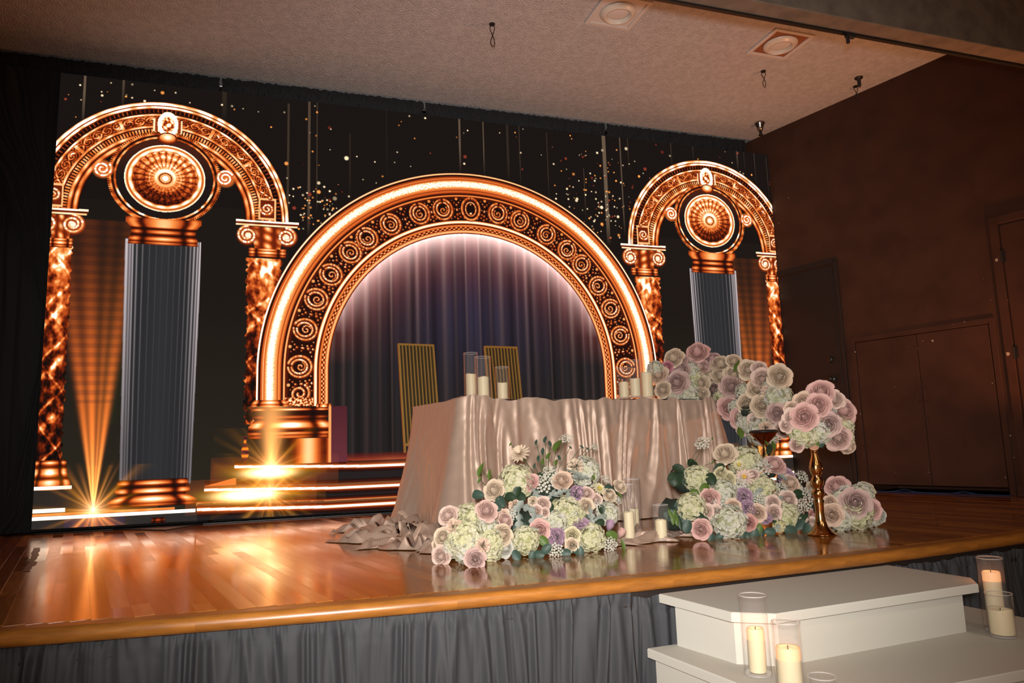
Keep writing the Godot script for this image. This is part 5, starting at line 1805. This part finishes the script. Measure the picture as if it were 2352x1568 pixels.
const LOW_LEFT := [
	["dahlia","cream",1.148,1.049,2.447,0.090,-0.53,0.58,0.62], ["hyd","ivory",1.080,0.941,2.518,0.148,-0.59,0.43,0.68], ["rose","pink",1.162,0.917,2.532,0.072,-0.54,0.45,0.71],
	["lace","white",1.233,0.909,2.535,0.084,-0.48,0.48,0.74], ["lace","white",1.277,0.958,2.501,0.067,-0.41,0.58,0.70], ["rose","peach",1.327,0.917,2.527,0.080,-0.34,0.55,0.76],
	["hyd","white",1.485,0.981,2.475,0.133,-0.06,0.69,0.72], ["carn","cream",1.415,0.993,2.506,0.079,-0.19,0.65,0.73], ["rose","cream",0.980,0.890,2.556,0.081,-0.63,0.33,0.70],
	["lace","white",1.413,1.116,2.400,0.061,-0.22,0.76,0.61], ["lace","white",1.559,1.070,2.413,0.042,-0.00,0.75,0.66], ["lace","white",1.572,0.912,2.501,0.041,0.12,0.59,0.80],
	["peony","lilac",1.392,0.863,2.561,0.080,-0.21,0.48,0.85], ["rose","blush",1.440,0.852,2.560,0.058,-0.10,0.48,0.87], ["rose","cream",1.416,0.799,2.597,0.061,-0.15,0.34,0.93],
	["rose","blush",1.481,0.820,2.572,0.053,-0.01,0.41,0.91], ["mum","yellow",1.516,0.869,2.536,0.059,0.05,0.52,0.85], ["rose","cream",1.566,0.836,2.547,0.059,0.14,0.44,0.89],
	["rose","cream",1.641,0.873,2.512,0.060,0.22,0.50,0.84], ["hyd","ivory",1.304,0.777,2.623,0.146,-0.36,0.27,0.89], ["hyd","white",1.232,0.742,2.651,0.093,-0.45,0.19,0.87],
	["rose","blush",1.198,0.818,2.599,0.060,-0.50,0.31,0.81], ["rose","blush",1.159,0.790,2.620,0.049,-0.53,0.25,0.81], ["rose","blush",1.198,0.782,2.624,0.038,-0.49,0.25,0.83],
	["carn","cream",1.153,0.836,2.587,0.051,-0.55,0.32,0.77], ["carn","peach",1.057,0.823,2.600,0.055,-0.60,0.28,0.75], ["rose","pink",1.149,0.713,2.676,0.077,-0.51,0.15,0.85],
	["peony","lilac",1.214,0.679,2.699,0.083,-0.44,0.10,0.89], ["rose","yellow",1.298,0.680,2.693,0.063,-0.35,0.10,0.93], ["rose","cream",1.284,0.644,2.720,0.050,-0.35,0.06,0.93],
	["peony","lilac",1.364,0.703,2.670,0.094,-0.25,0.13,0.96], ["hyd","ivory",1.394,0.634,2.708,0.114,-0.21,0.04,0.98], ["hyd","white",1.545,0.762,2.596,0.097,0.09,0.27,0.96],
	["bud","lilac",1.510,0.703,2.640,0.052,0.01,0.14,0.99], ["bud","pink",1.559,0.667,2.654,0.048,0.06,0.09,0.99], ["lace","white",1.484,0.626,2.695,0.060,-0.08,0.02,1.00],
	["lace","white",1.203,0.622,2.720,0.062,-0.44,0.04,0.90], ["lace","white",1.488,0.794,2.587,0.053,-0.00,0.35,0.94], ["lace","white",1.030,0.782,2.631,0.054,-0.60,0.22,0.77],
	["hyd","ivory",1.062,0.678,2.707,0.110,-0.54,0.11,0.83], ["hyd","white",1.170,0.743,2.611,0.064,-0.54,0.19,0.82], ["rose","peach",0.998,0.771,2.620,0.063,-0.62,0.21,0.76],
	["lace","white",1.603,0.812,2.554,0.041,0.19,0.39,0.90], ["lace","white",1.337,0.764,2.631,0.052,-0.30,0.24,0.92], ["euc","euc",0.902,0.872,2.572,0.067,-0.65,0.29,0.71],
	["euc","euc",1.001,0.838,2.592,0.072,-0.62,0.28,0.73], ["euc","euc",0.977,0.816,2.609,0.059,-0.62,0.25,0.74], ["euc","euc",1.569,0.866,2.528,0.068,0.13,0.51,0.85],
	["euc","euc",1.025,0.619,2.720,0.061,-0.55,0.07,0.83], ["euc","euc",1.128,0.615,2.720,0.057,-0.50,0.05,0.87], ["euc","euc",1.251,0.598,2.720,0.062,-0.39,0.01,0.92],
	["euc","euc",1.319,0.601,2.720,0.062,-0.31,-0.00,0.95], ["euc","euc",1.164,0.636,2.720,0.061,-0.47,0.06,0.88], ["euc","green",1.156,0.668,2.710,0.062,-0.48,0.10,0.87],
	["euc","green",1.504,0.664,2.667,0.069,-0.03,0.08,1.00], ["euc","euc",1.097,0.602,2.720,0.049,-0.52,0.04,0.86], ["euc","euc",1.293,0.627,2.720,0.054,-0.34,0.03,0.94],
	["euc","dark",1.092,0.874,2.563,0.065,-0.59,0.35,0.73], ["euc","dark",1.104,0.853,2.578,0.064,-0.58,0.33,0.75], ["euc","dark",1.050,0.856,2.578,0.064,-0.60,0.31,0.73],
	["euc","dark",1.231,0.798,2.611,0.051,-0.47,0.29,0.84], ["euc","dark",1.492,0.778,2.596,0.057,0.00,0.30,0.95], ["euc","dark",1.465,0.722,2.637,0.052,-0.07,0.18,0.98],
	["euc","dark",1.419,0.743,2.593,0.061,-0.14,0.23,0.96], ["leaf","green",0.940,0.981,2.496,0.074,-0.64,0.40,0.65], ["leaf","green",0.978,0.958,2.510,0.056,-0.63,0.40,0.67],
	["leaf","green",1.355,1.081,2.423,0.092,-0.30,0.73,0.62], ["leaf","euc",1.248,1.098,2.414,0.041,-0.43,0.68,0.60], ["leaf","euc",1.298,1.110,2.406,0.051,-0.37,0.71,0.60],
	["leaf","euc",1.317,1.089,2.418,0.046,-0.35,0.71,0.61], ["leaf","euc",1.270,1.054,2.441,0.050,-0.41,0.66,0.63], ["leaf","euc",1.208,0.987,2.485,0.036,-0.49,0.56,0.66],
	["leaf","euc",1.237,1.021,2.462,0.041,-0.45,0.62,0.64], ["leaf","green",1.294,1.033,2.454,0.050,-0.38,0.66,0.64], ["leaf","green",1.257,1.007,2.470,0.041,-0.43,0.62,0.66],
	["leaf","green",1.323,1.000,2.473,0.041,-0.34,0.65,0.67], ["leaf","euc",1.345,1.022,2.459,0.041,-0.31,0.68,0.66], ["leaf","euc",1.481,1.068,2.426,0.033,-0.11,0.75,0.65],
	["leaf","euc",1.510,1.058,2.427,0.028,-0.06,0.75,0.66], ["leaf","euc",1.419,1.067,2.430,0.028,-0.20,0.74,0.64], ["leaf","green",1.115,1.093,2.420,0.027,-0.54,0.59,0.60],
	["leaf","green",1.550,0.621,2.685,0.056,0.01,0.02,1.00], ["leaf","green",1.617,0.833,2.540,0.041,0.20,0.43,0.88], ["leaf","green",1.499,0.927,2.505,0.041,-0.01,0.62,0.78],
	["leaf","green",0.925,0.935,2.527,0.039,-0.65,0.36,0.68], ["dusty","grey",1.401,0.949,2.504,0.086,-0.20,0.63,0.75], ["dusty","grey",1.438,0.923,2.517,0.090,-0.12,0.61,0.78],
	["dusty","grey",1.309,0.863,2.563,0.083,-0.37,0.45,0.82], ["dusty","grey",1.178,0.868,2.565,0.082,-0.53,0.38,0.76], ["dusty","grey",1.260,0.859,2.568,0.061,-0.44,0.41,0.80],
	["dusty","grey",1.341,0.857,2.566,0.062,-0.31,0.45,0.84], ["dusty","grey",1.066,0.799,2.617,0.097,-0.59,0.25,0.77], ["dusty","grey",1.110,0.809,2.609,0.093,-0.57,0.27,0.78],
	["dusty","grey",1.135,0.756,2.645,0.101,-0.53,0.20,0.82], ["dusty","grey",1.065,0.749,2.654,0.100,-0.57,0.19,0.80], ["dusty","grey",1.105,0.716,2.676,0.083,-0.54,0.15,0.83],
	["dusty","grey",1.161,0.766,2.637,0.055,-0.52,0.22,0.83], ["dusty","grey",1.426,0.758,2.622,0.091,-0.13,0.25,0.96], ["dusty","grey",1.467,0.740,2.625,0.078,-0.06,0.21,0.97]]
const BALL_LEFT := [
	["hyd","ivory",0.830,0.797,2.669,0.122,-0.28,0.51,0.81], ["hyd","ivory",0.792,0.708,2.740,0.153,-0.34,0.19,0.92], ["hyd","ivory",0.916,0.621,2.730,0.115,-0.01,-0.05,1.00],
	["hyd","white",0.904,0.747,2.699,0.109,-0.02,0.36,0.93], ["hyd","white",0.809,0.643,2.750,0.117,-0.30,0.03,0.95], ["hyd","ivory",0.915,0.692,2.742,0.103,-0.01,0.16,0.99],
	["hyd","white",0.744,0.668,2.689,0.079,-0.52,0.09,0.85], ["rose","pinkpeach",0.905,0.815,2.704,0.081,-0.05,0.50,0.87], ["rose","blush",0.748,0.799,2.639,0.073,-0.51,0.48,0.71],
	["carn","peach",0.751,0.760,2.709,0.071,-0.44,0.33,0.84], ["rose","cream",0.717,0.709,2.659,0.068,-0.60,0.22,0.77], ["rose","blush",0.705,0.633,2.670,0.071,-0.60,0.01,0.80],
	["carn","peach",0.848,0.683,2.827,0.063,-0.18,0.14,0.97], ["rose","mauve",0.815,0.631,2.820,0.073,-0.25,0.04,0.97], ["rose","cream",0.972,0.709,2.717,0.077,0.16,0.22,0.96],
	["rose","white",0.986,0.647,2.700,0.065,0.22,0.03,0.97], ["rose","pinkpeach",1.008,0.760,2.644,0.062,0.32,0.43,0.84], ["rose","cream",0.699,0.676,2.636,0.044,-0.67,0.13,0.73],
	["rose","blush",1.003,0.595,2.640,0.045,0.34,-0.17,0.93]]
const LOW_RIGHT := [
	["hyd","ivory",2.118,0.894,2.413,0.129,-0.73,0.33,0.59], ["hyd","ivory",1.981,0.753,2.556,0.138,-0.72,0.18,0.67], ["hyd","white",2.214,0.824,2.503,0.122,-0.66,0.28,0.70],
	["hyd","ivory",2.472,0.994,2.368,0.163,-0.42,0.65,0.63], ["hyd","ivory",2.477,0.832,2.491,0.147,-0.39,0.39,0.83], ["hyd","white",2.139,0.671,2.645,0.151,-0.64,0.11,0.76],
	["hyd","ivory",2.565,0.680,2.581,0.122,-0.25,0.11,0.96], ["hyd","white",2.719,0.809,2.467,0.084,0.03,0.40,0.92], ["hyd","white",2.333,0.802,2.483,0.097,-0.60,0.30,0.75],
	["rose","cream",2.326,1.010,2.392,0.102,-0.58,0.54,0.61], ["mum","yellow",2.371,0.946,2.447,0.060,-0.53,0.49,0.69], ["rose","yellow",2.251,0.910,2.451,0.057,-0.65,0.39,0.65],
	["rose","yellow",2.277,0.878,2.469,0.070,-0.63,0.37,0.69], ["mum","blush",2.385,0.881,2.465,0.092,-0.53,0.43,0.73], ["rose","blush",2.447,0.892,2.457,0.055,-0.44,0.48,0.76],
	["rose","pink",2.617,0.939,2.426,0.098,-0.17,0.61,0.77], ["peony","lilac",2.677,0.887,2.454,0.098,-0.06,0.53,0.85], ["rose","peach",2.666,0.839,2.482,0.083,-0.07,0.44,0.90],
	["lace","white",2.528,0.937,2.429,0.095,-0.32,0.59,0.74], ["lace","white",2.766,0.872,2.460,0.067,0.04,0.49,0.87], ["peony","lilac",2.310,0.796,2.549,0.090,-0.58,0.26,0.78],
	["peony","lilac",2.302,0.737,2.586,0.083,-0.57,0.18,0.80], ["peony","lilac",2.393,0.682,2.607,0.065,-0.48,0.11,0.87], ["rose","pink",2.121,0.789,2.528,0.086,-0.70,0.22,0.68],
	["rose","peach",2.225,0.743,2.574,0.070,-0.63,0.18,0.76], ["rose","blush",2.073,0.731,2.567,0.062,-0.70,0.16,0.70], ["rose","blush",2.122,0.718,2.573,0.072,-0.68,0.15,0.72],
	["lace","white",2.147,0.761,2.545,0.070,-0.68,0.19,0.71], ["rose","blush",2.480,0.751,2.560,0.064,-0.38,0.22,0.90], ["rose","blush",2.601,0.759,2.531,0.079,-0.18,0.26,0.95],
	["rose","blush",2.456,0.705,2.590,0.068,-0.41,0.15,0.90], ["rose","peach",2.350,0.710,2.601,0.073,-0.52,0.15,0.84], ["rose","coral",2.269,0.669,2.631,0.067,-0.58,0.10,0.81],
	["rose","pink",1.991,0.658,2.639,0.080,-0.69,0.11,0.71], ["lace","white",2.661,0.725,2.550,0.070,-0.10,0.20,0.97], ["lace","white",2.737,0.725,2.547,0.076,-0.01,0.21,0.98],
	["lace","white",2.592,0.811,2.500,0.071,-0.19,0.38,0.91], ["lace","white",2.340,0.844,2.488,0.081,-0.57,0.35,0.74], ["lace","white",2.421,0.768,2.531,0.069,-0.47,0.25,0.85],
	["rose","blush",2.674,0.631,2.607,0.067,-0.13,0.06,0.99], ["rose","cream",2.834,0.797,2.450,0.071,0.15,0.38,0.91], ["rose","coral",2.711,0.676,2.578,0.049,-0.06,0.13,0.99],
	["lace","white",2.210,1.068,2.361,0.072,-0.65,0.51,0.56], ["hyd","yellow",2.472,0.637,2.612,0.058,-0.39,0.05,0.92], ["lace","white",2.732,0.783,2.513,0.066,0.01,0.32,0.95],
	["leaf","green",2.478,1.118,2.330,0.097,-0.42,0.70,0.57], ["euc","dark",2.180,0.882,2.469,0.085,-0.68,0.33,0.65], ["euc","green",2.119,0.834,2.500,0.079,-0.70,0.26,0.66],
	["euc","dark",2.019,0.708,2.584,0.076,-0.71,0.14,0.69], ["euc","euc",1.935,0.671,2.612,0.075,-0.71,0.12,0.69], ["euc","euc",2.296,0.609,2.620,0.087,-0.57,0.04,0.82],
	["euc","euc",2.246,0.595,2.620,0.066,-0.60,0.03,0.80], ["euc","euc",2.526,0.608,2.620,0.086,-0.32,0.02,0.95], ["euc","euc",2.622,0.607,2.620,0.082,-0.20,0.02,0.98],
	["euc","euc",2.401,0.617,2.620,0.067,-0.47,0.03,0.88], ["euc","euc",2.054,0.608,2.620,0.065,-0.69,0.07,0.73], ["euc","euc",2.104,0.607,2.620,0.056,-0.67,0.06,0.74],
	["euc","dark",2.340,0.621,2.620,0.072,-0.53,0.04,0.85], ["euc","dark",2.676,0.781,2.516,0.082,-0.06,0.32,0.95], ["euc","dark",2.040,0.678,2.602,0.076,-0.69,0.12,0.71],
	["euc","green",2.331,0.636,2.618,0.067,-0.54,0.06,0.84], ["euc","dark",2.459,0.667,2.593,0.058,-0.41,0.09,0.91], ["euc","dark",2.255,0.931,2.438,0.081,-0.64,0.42,0.64],
	["euc","dark",2.238,0.704,2.578,0.067,-0.62,0.14,0.77], ["euc","dark",2.633,0.661,2.590,0.080,-0.16,0.09,0.98], ["euc","green",2.049,0.818,2.513,0.063,-0.72,0.23,0.65],
	["euc","euc",2.599,0.638,2.605,0.074,-0.22,0.06,0.97], ["euc","euc",2.231,0.623,2.620,0.077,-0.61,0.06,0.79], ["leaf","green",1.881,0.716,2.584,0.075,-0.73,0.15,0.67],
	["leaf","green",1.870,0.731,2.575,0.055,-0.73,0.16,0.66], ["leaf","green",1.891,0.702,2.593,0.055,-0.73,0.14,0.67], ["leaf","dark",2.621,1.022,2.379,0.091,-0.21,0.70,0.69],
	["leaf","green",2.660,1.044,2.367,0.069,-0.17,0.72,0.68], ["leaf","green",2.618,1.056,2.361,0.040,-0.23,0.72,0.65], ["leaf","dark",1.902,0.687,2.602,0.060,-0.72,0.13,0.68],
	["leaf","green",2.284,1.088,2.349,0.022,-0.60,0.57,0.56], ["leaf","green",2.229,0.964,2.420,0.027,-0.65,0.44,0.62], ["dusty","grey",2.419,0.799,2.513,0.081,-0.48,0.31,0.82],
	["dusty","grey",2.427,0.620,2.620,0.078,-0.44,0.04,0.90], ["dusty","grey",2.618,0.879,2.460,0.078,-0.15,0.51,0.84], ["dusty","grey",2.240,0.778,2.531,0.074,-0.64,0.23,0.73],
	["dusty","grey",2.533,0.767,2.528,0.065,-0.29,0.27,0.92]]
const BALL_RIGHT := [
	["hyd","white",2.845,0.758,2.662,0.139,-0.69,0.35,0.63], ["hyd","ivory",2.850,0.653,2.720,0.153,-0.66,0.11,0.74], ["hyd","white",2.774,0.639,2.680,0.121,-0.77,0.09,0.63],
	["hyd","white",3.014,0.638,2.660,0.125,-0.29,0.03,0.96], ["hyd","white",3.007,0.791,2.624,0.115,-0.34,0.62,0.70], ["hyd","white",3.080,0.680,2.633,0.093,0.01,0.27,0.96],
	["hyd","ivory",2.798,0.714,2.670,0.096,-0.75,0.23,0.62], ["rose","mauve",2.850,0.743,2.725,0.124,-0.63,0.29,0.72], ["rose","pink",2.962,0.702,2.711,0.088,-0.45,0.25,0.86],
	["rose","peach",2.720,0.687,2.696,0.092,-0.77,0.17,0.61], ["rose","pink",2.864,0.820,2.590,0.104,-0.69,0.52,0.50], ["rose","peach",2.745,0.748,2.665,0.058,-0.77,0.27,0.58],
	["rose","cream",3.059,0.798,2.592,0.078,-0.18,0.73,0.66], ["rose","white",3.078,0.659,2.647,0.071,-0.03,0.16,0.99]]
const RUNNER := [
	["rose","cream",2.714,1.666,1.300,0.121,-0.71,0.44,0.55], ["rose","mauve",2.764,1.643,1.300,0.098,-0.69,0.46,0.56], ["rose","pink",2.913,1.710,1.300,0.138,-0.54,0.60,0.59],
	["rose","pinkmauve",3.008,1.648,1.337,0.115,-0.42,0.62,0.66], ["rose","cream",3.031,1.610,1.403,0.125,-0.37,0.55,0.75], ["rose","cream",3.039,1.612,1.543,0.092,-0.34,0.42,0.84],
	["rose","hot",2.653,1.597,1.300,0.075,-0.76,0.35,0.55], ["rose","pinkpeach",2.922,1.602,1.300,0.115,-0.57,0.57,0.59], ["rose","mauve",2.763,1.575,1.300,0.113,-0.72,0.41,0.56],
	["rose","mauve",2.702,1.488,1.340,0.138,-0.76,0.27,0.59], ["rose","peach",2.582,1.544,1.300,0.112,-0.79,0.28,0.54], ["rose","cream",2.591,1.437,1.330,0.104,-0.80,0.18,0.57],
	["rose","cream",2.902,1.481,1.330,0.106,-0.65,0.41,0.64], ["rose","cream",2.881,1.401,1.340,0.113,-0.71,0.24,0.66], ["rose","cream",2.989,1.534,1.325,0.107,-0.48,0.57,0.67],
	["rose","cream",3.024,1.526,1.403,0.113,-0.37,0.48,0.79], ["rose","cream",3.030,1.516,1.543,0.117,-0.34,0.33,0.88], ["rose","cream",3.012,1.531,1.734,0.117,-0.35,0.24,0.90],
	["rose","dusk",2.995,1.434,1.343,0.106,-0.49,0.42,0.76], ["rose","mauve",2.996,1.437,1.557,0.131,-0.38,0.22,0.90], ["rose","cream",2.964,1.389,1.870,0.113,-0.38,0.10,0.92],
	["rose","blush",2.988,1.452,1.900,0.116,-0.37,0.14,0.92], ["rose","cream",2.966,1.305,1.747,0.105,-0.39,0.04,0.92], ["rose","cream",2.933,1.279,1.950,0.120,-0.40,0.03,0.92],
	["rose","pink",2.997,1.291,1.512,0.132,-0.40,-0.01,0.92], ["rose","pink",2.993,1.212,1.651,0.128,-0.38,-0.07,0.92], ["rose","mauve",2.956,1.227,2.047,0.101,-0.39,0.00,0.92],
	["rose","cream",3.014,1.455,2.033,0.126,-0.35,0.13,0.93], ["rose","cream",3.000,1.329,1.375,0.075,-0.47,0.07,0.88], ["rose","blush",2.985,1.145,1.665,0.078,-0.39,-0.13,0.91],
	["carn","peach",2.926,1.142,1.983,0.086,-0.40,-0.05,0.91], ["rose","blush",2.990,1.129,2.041,0.085,-0.37,-0.05,0.93], ["carn","peach",2.964,1.367,1.978,0.083,-0.38,0.08,0.92],
	["rose","blush",3.035,1.526,1.815,0.091,-0.33,0.21,0.92], ["rose","blush",2.881,1.657,1.260,0.092,-0.61,0.58,0.53], ["rose","cream",2.681,1.463,1.280,0.075,-0.82,0.24,0.53],
	["hyd","ivory",2.865,1.545,1.300,0.122,-0.67,0.47,0.58], ["hyd","white",2.765,1.414,1.320,0.165,-0.79,0.21,0.58], ["hyd","white",2.682,1.409,1.300,0.097,-0.82,0.17,0.55],
	["hyd","white",3.005,1.397,1.693,0.099,-0.36,0.13,0.92], ["hyd","white",3.001,1.329,2.033,0.172,-0.36,0.06,0.93], ["hyd","white",2.955,1.124,1.922,0.174,-0.39,-0.07,0.92],
	["hyd","ivory",3.018,1.388,1.445,0.126,-0.38,0.20,0.90], ["hyd","white",2.834,1.598,1.300,0.106,-0.67,0.48,0.57], ["hyd","white",2.543,1.597,1.300,0.104,-0.78,0.30,0.54],
	["hyd","white",2.828,1.470,1.280,0.114,-0.77,0.35,0.54], ["hyd","white",3.016,1.407,1.974,0.107,-0.35,0.11,0.93], ["hyd","white",3.002,1.239,1.745,0.112,-0.36,-0.02,0.93],
	["hyd","white",3.037,1.256,2.028,0.093,-0.34,0.02,0.94], ["hyd","ivory",2.999,1.484,1.290,0.100,-0.51,0.59,0.63], ["lace","white",2.939,1.132,1.870,0.101,-0.40,-0.08,0.91],
	["lace","white",2.958,1.089,1.996,0.086,-0.39,-0.08,0.92], ["hyd","white",2.935,1.378,1.280,0.114,-0.77,0.27,0.57], ["hyd","white",3.017,1.282,1.604,0.122,-0.35,-0.00,0.94],
	["hyd","white",2.995,1.185,1.714,0.133,-0.37,-0.08,0.92], ["rose","blush",2.946,1.186,1.858,0.095,-0.40,-0.04,0.92], ["hyd","ivory",3.021,1.373,1.336,0.114,-0.44,0.29,0.85],
	["hyd","white",3.052,1.475,1.543,0.110,-0.31,0.29,0.91], ["hyd","white",2.997,1.610,1.268,0.108,-0.47,0.67,0.57], ["leaf","green",3.019,1.566,1.589,0.080,-0.35,0.34,0.87],
	["leaf","green",3.017,1.580,1.623,0.065,-0.35,0.33,0.87], ["leaf","green",3.073,1.307,2.050,0.066,-0.32,0.05,0.94], ["euc","dark",2.969,1.121,1.775,0.104,-0.39,-0.11,0.91],
	["euc","dark",2.968,1.161,1.815,0.082,-0.39,-0.07,0.92], ["euc","dark",3.063,1.577,1.353,0.084,-0.32,0.60,0.73]]
const BOUQUET := [
	["rose","pink",2.634,1.303,2.800,0.108,-0.62,0.40,0.68], ["rose","blush",2.713,1.267,2.800,0.089,-0.42,0.41,0.81], ["rose","pink",2.572,1.234,2.840,0.098,-0.69,0.18,0.70],
	["rose","pink",2.482,1.178,2.840,0.107,-0.77,0.06,0.64], ["rose","pink",2.770,1.204,2.800,0.111,-0.18,0.19,0.97], ["rose","mauve",2.617,1.138,2.850,0.097,-0.63,-0.05,0.77],
	["rose","pinkpeach",2.695,1.066,2.820,0.107,-0.49,-0.30,0.82], ["rose","peach",2.543,1.252,2.770,0.091,-0.79,0.23,0.57], ["rose","blush",2.462,1.176,2.780,0.079,-0.83,0.06,0.55],
	["rose","blush",2.617,1.296,2.750,0.060,-0.71,0.42,0.57], ["hyd","ivory",2.488,1.093,2.800,0.126,-0.80,-0.09,0.60], ["hyd","white",2.578,1.106,2.820,0.116,-0.72,-0.11,0.69],
	["hyd","ivory",2.765,1.113,2.800,0.113,-0.24,-0.25,0.94], ["hyd","ivory",2.815,1.048,2.760,0.082,-0.14,-0.49,0.86], ["rose","pinkpeach",2.481,1.039,2.770,0.058,-0.81,-0.18,0.56],
	["rose","blush",2.444,1.138,2.750,0.059,-0.86,-0.01,0.51], ["hyd","white",2.727,1.202,2.750,0.098,-0.37,0.26,0.89], ["euc","pinkleaf",2.577,1.044,2.780,0.085,-0.74,-0.26,0.62],
	["leaf","green",2.574,1.057,2.800,0.058,-0.73,-0.22,0.65], ["euc","grey",2.709,1.217,2.780,0.070,-0.46,0.26,0.85], ["euc","dark",2.613,1.171,2.770,0.059,-0.76,0.02,0.64],
	["rose","peach",2.820,1.015,2.750,0.066,-0.18,-0.56,0.81], ["rose","peach",2.493,1.222,2.740,0.065,-0.85,0.15,0.50]]
const VASES := [
	[Vector3(1.258,1.373,1.220),0.046,0.316,0.035,0.182,0],
	[Vector3(1.280,1.373,1.420),0.051,0.265,0.036,0.142,0],
	[Vector3(1.444,1.373,1.300),0.046,0.216,0.034,0.117,0],
	[Vector3(2.304,1.373,1.320),0.049,0.211,0.034,0.116,0],
	[Vector3(2.336,1.373,1.420),0.049,0.250,0.035,0.132,0],
	[Vector3(2.469,1.373,1.340),0.050,0.315,0.040,0.179,0],
	[Vector3(1.706,0.606,2.451),0.035,0.269,0.026,0.138,0],
	[Vector3(1.876,0.606,2.181),0.042,0.279,0.028,0.127,0],
	[Vector3(1.835,0.606,2.536),0.040,0.168,0.028,0.099,0],
	[Vector3(1.428,0.370,3.789),0.040,0.234,0.026,0.139,1],
	[Vector3(1.436,0.370,3.925),0.039,0.183,0.034,0.115,1],
	[Vector3(1.380,0.370,4.125),0.035,0.093,0.030,0.042,0],
	[Vector3(2.504,0.370,3.718),0.042,0.253,0.029,0.207,1],
	[Vector3(2.442,0.370,3.787),0.042,0.146,0.038,0.096,0]]
const TREAD_TOP := [Vector2(1.347,3.352), Vector2(1.401,3.708), Vector2(1.509,3.786), Vector2(2.428,3.725), Vector2(2.506,3.634), Vector2(2.470,3.279)]
const TREAD_LOW := [Vector2(1.271,3.359), Vector2(1.357,3.838), Vector2(2.132,4.092), Vector2(2.555,3.776)]
const RISER_TOP := [Vector2(1.372,3.344), Vector2(1.413,3.700), Vector2(2.374,3.741)]
const CHIPS := [[1.059,1.754,0.0150], [0.521,1.210,0.0133], [1.053,1.041,0.0183], [0.775,1.326,0.0050], [0.395,1.166,0.0050], [0.443,1.220,0.0050], [0.326,1.189,0.0033], [1.030,1.555,0.0033], [0.983,1.457,0.0033], [-0.253,1.148,0.0083], [-0.140,1.204,0.0083], [0.174,0.870,0.0050], [1.093,1.436,0.0033], [0.104,0.160,0.0033], [0.371,0.167,0.0050], [0.925,0.134,0.0067], [0.875,0.108,0.0033], [-0.149,0.662,0.0067], [0.917,0.833,0.0050], [0.995,0.439,0.0067], [0.999,0.280,0.0050], [-0.660,2.772,0.0067], [-0.790,2.555,0.0067], [1.211,1.561,0.0083], [0.690,1.318,0.0033], [0.948,1.633,0.0033], [0.078,1.972,0.0033]]
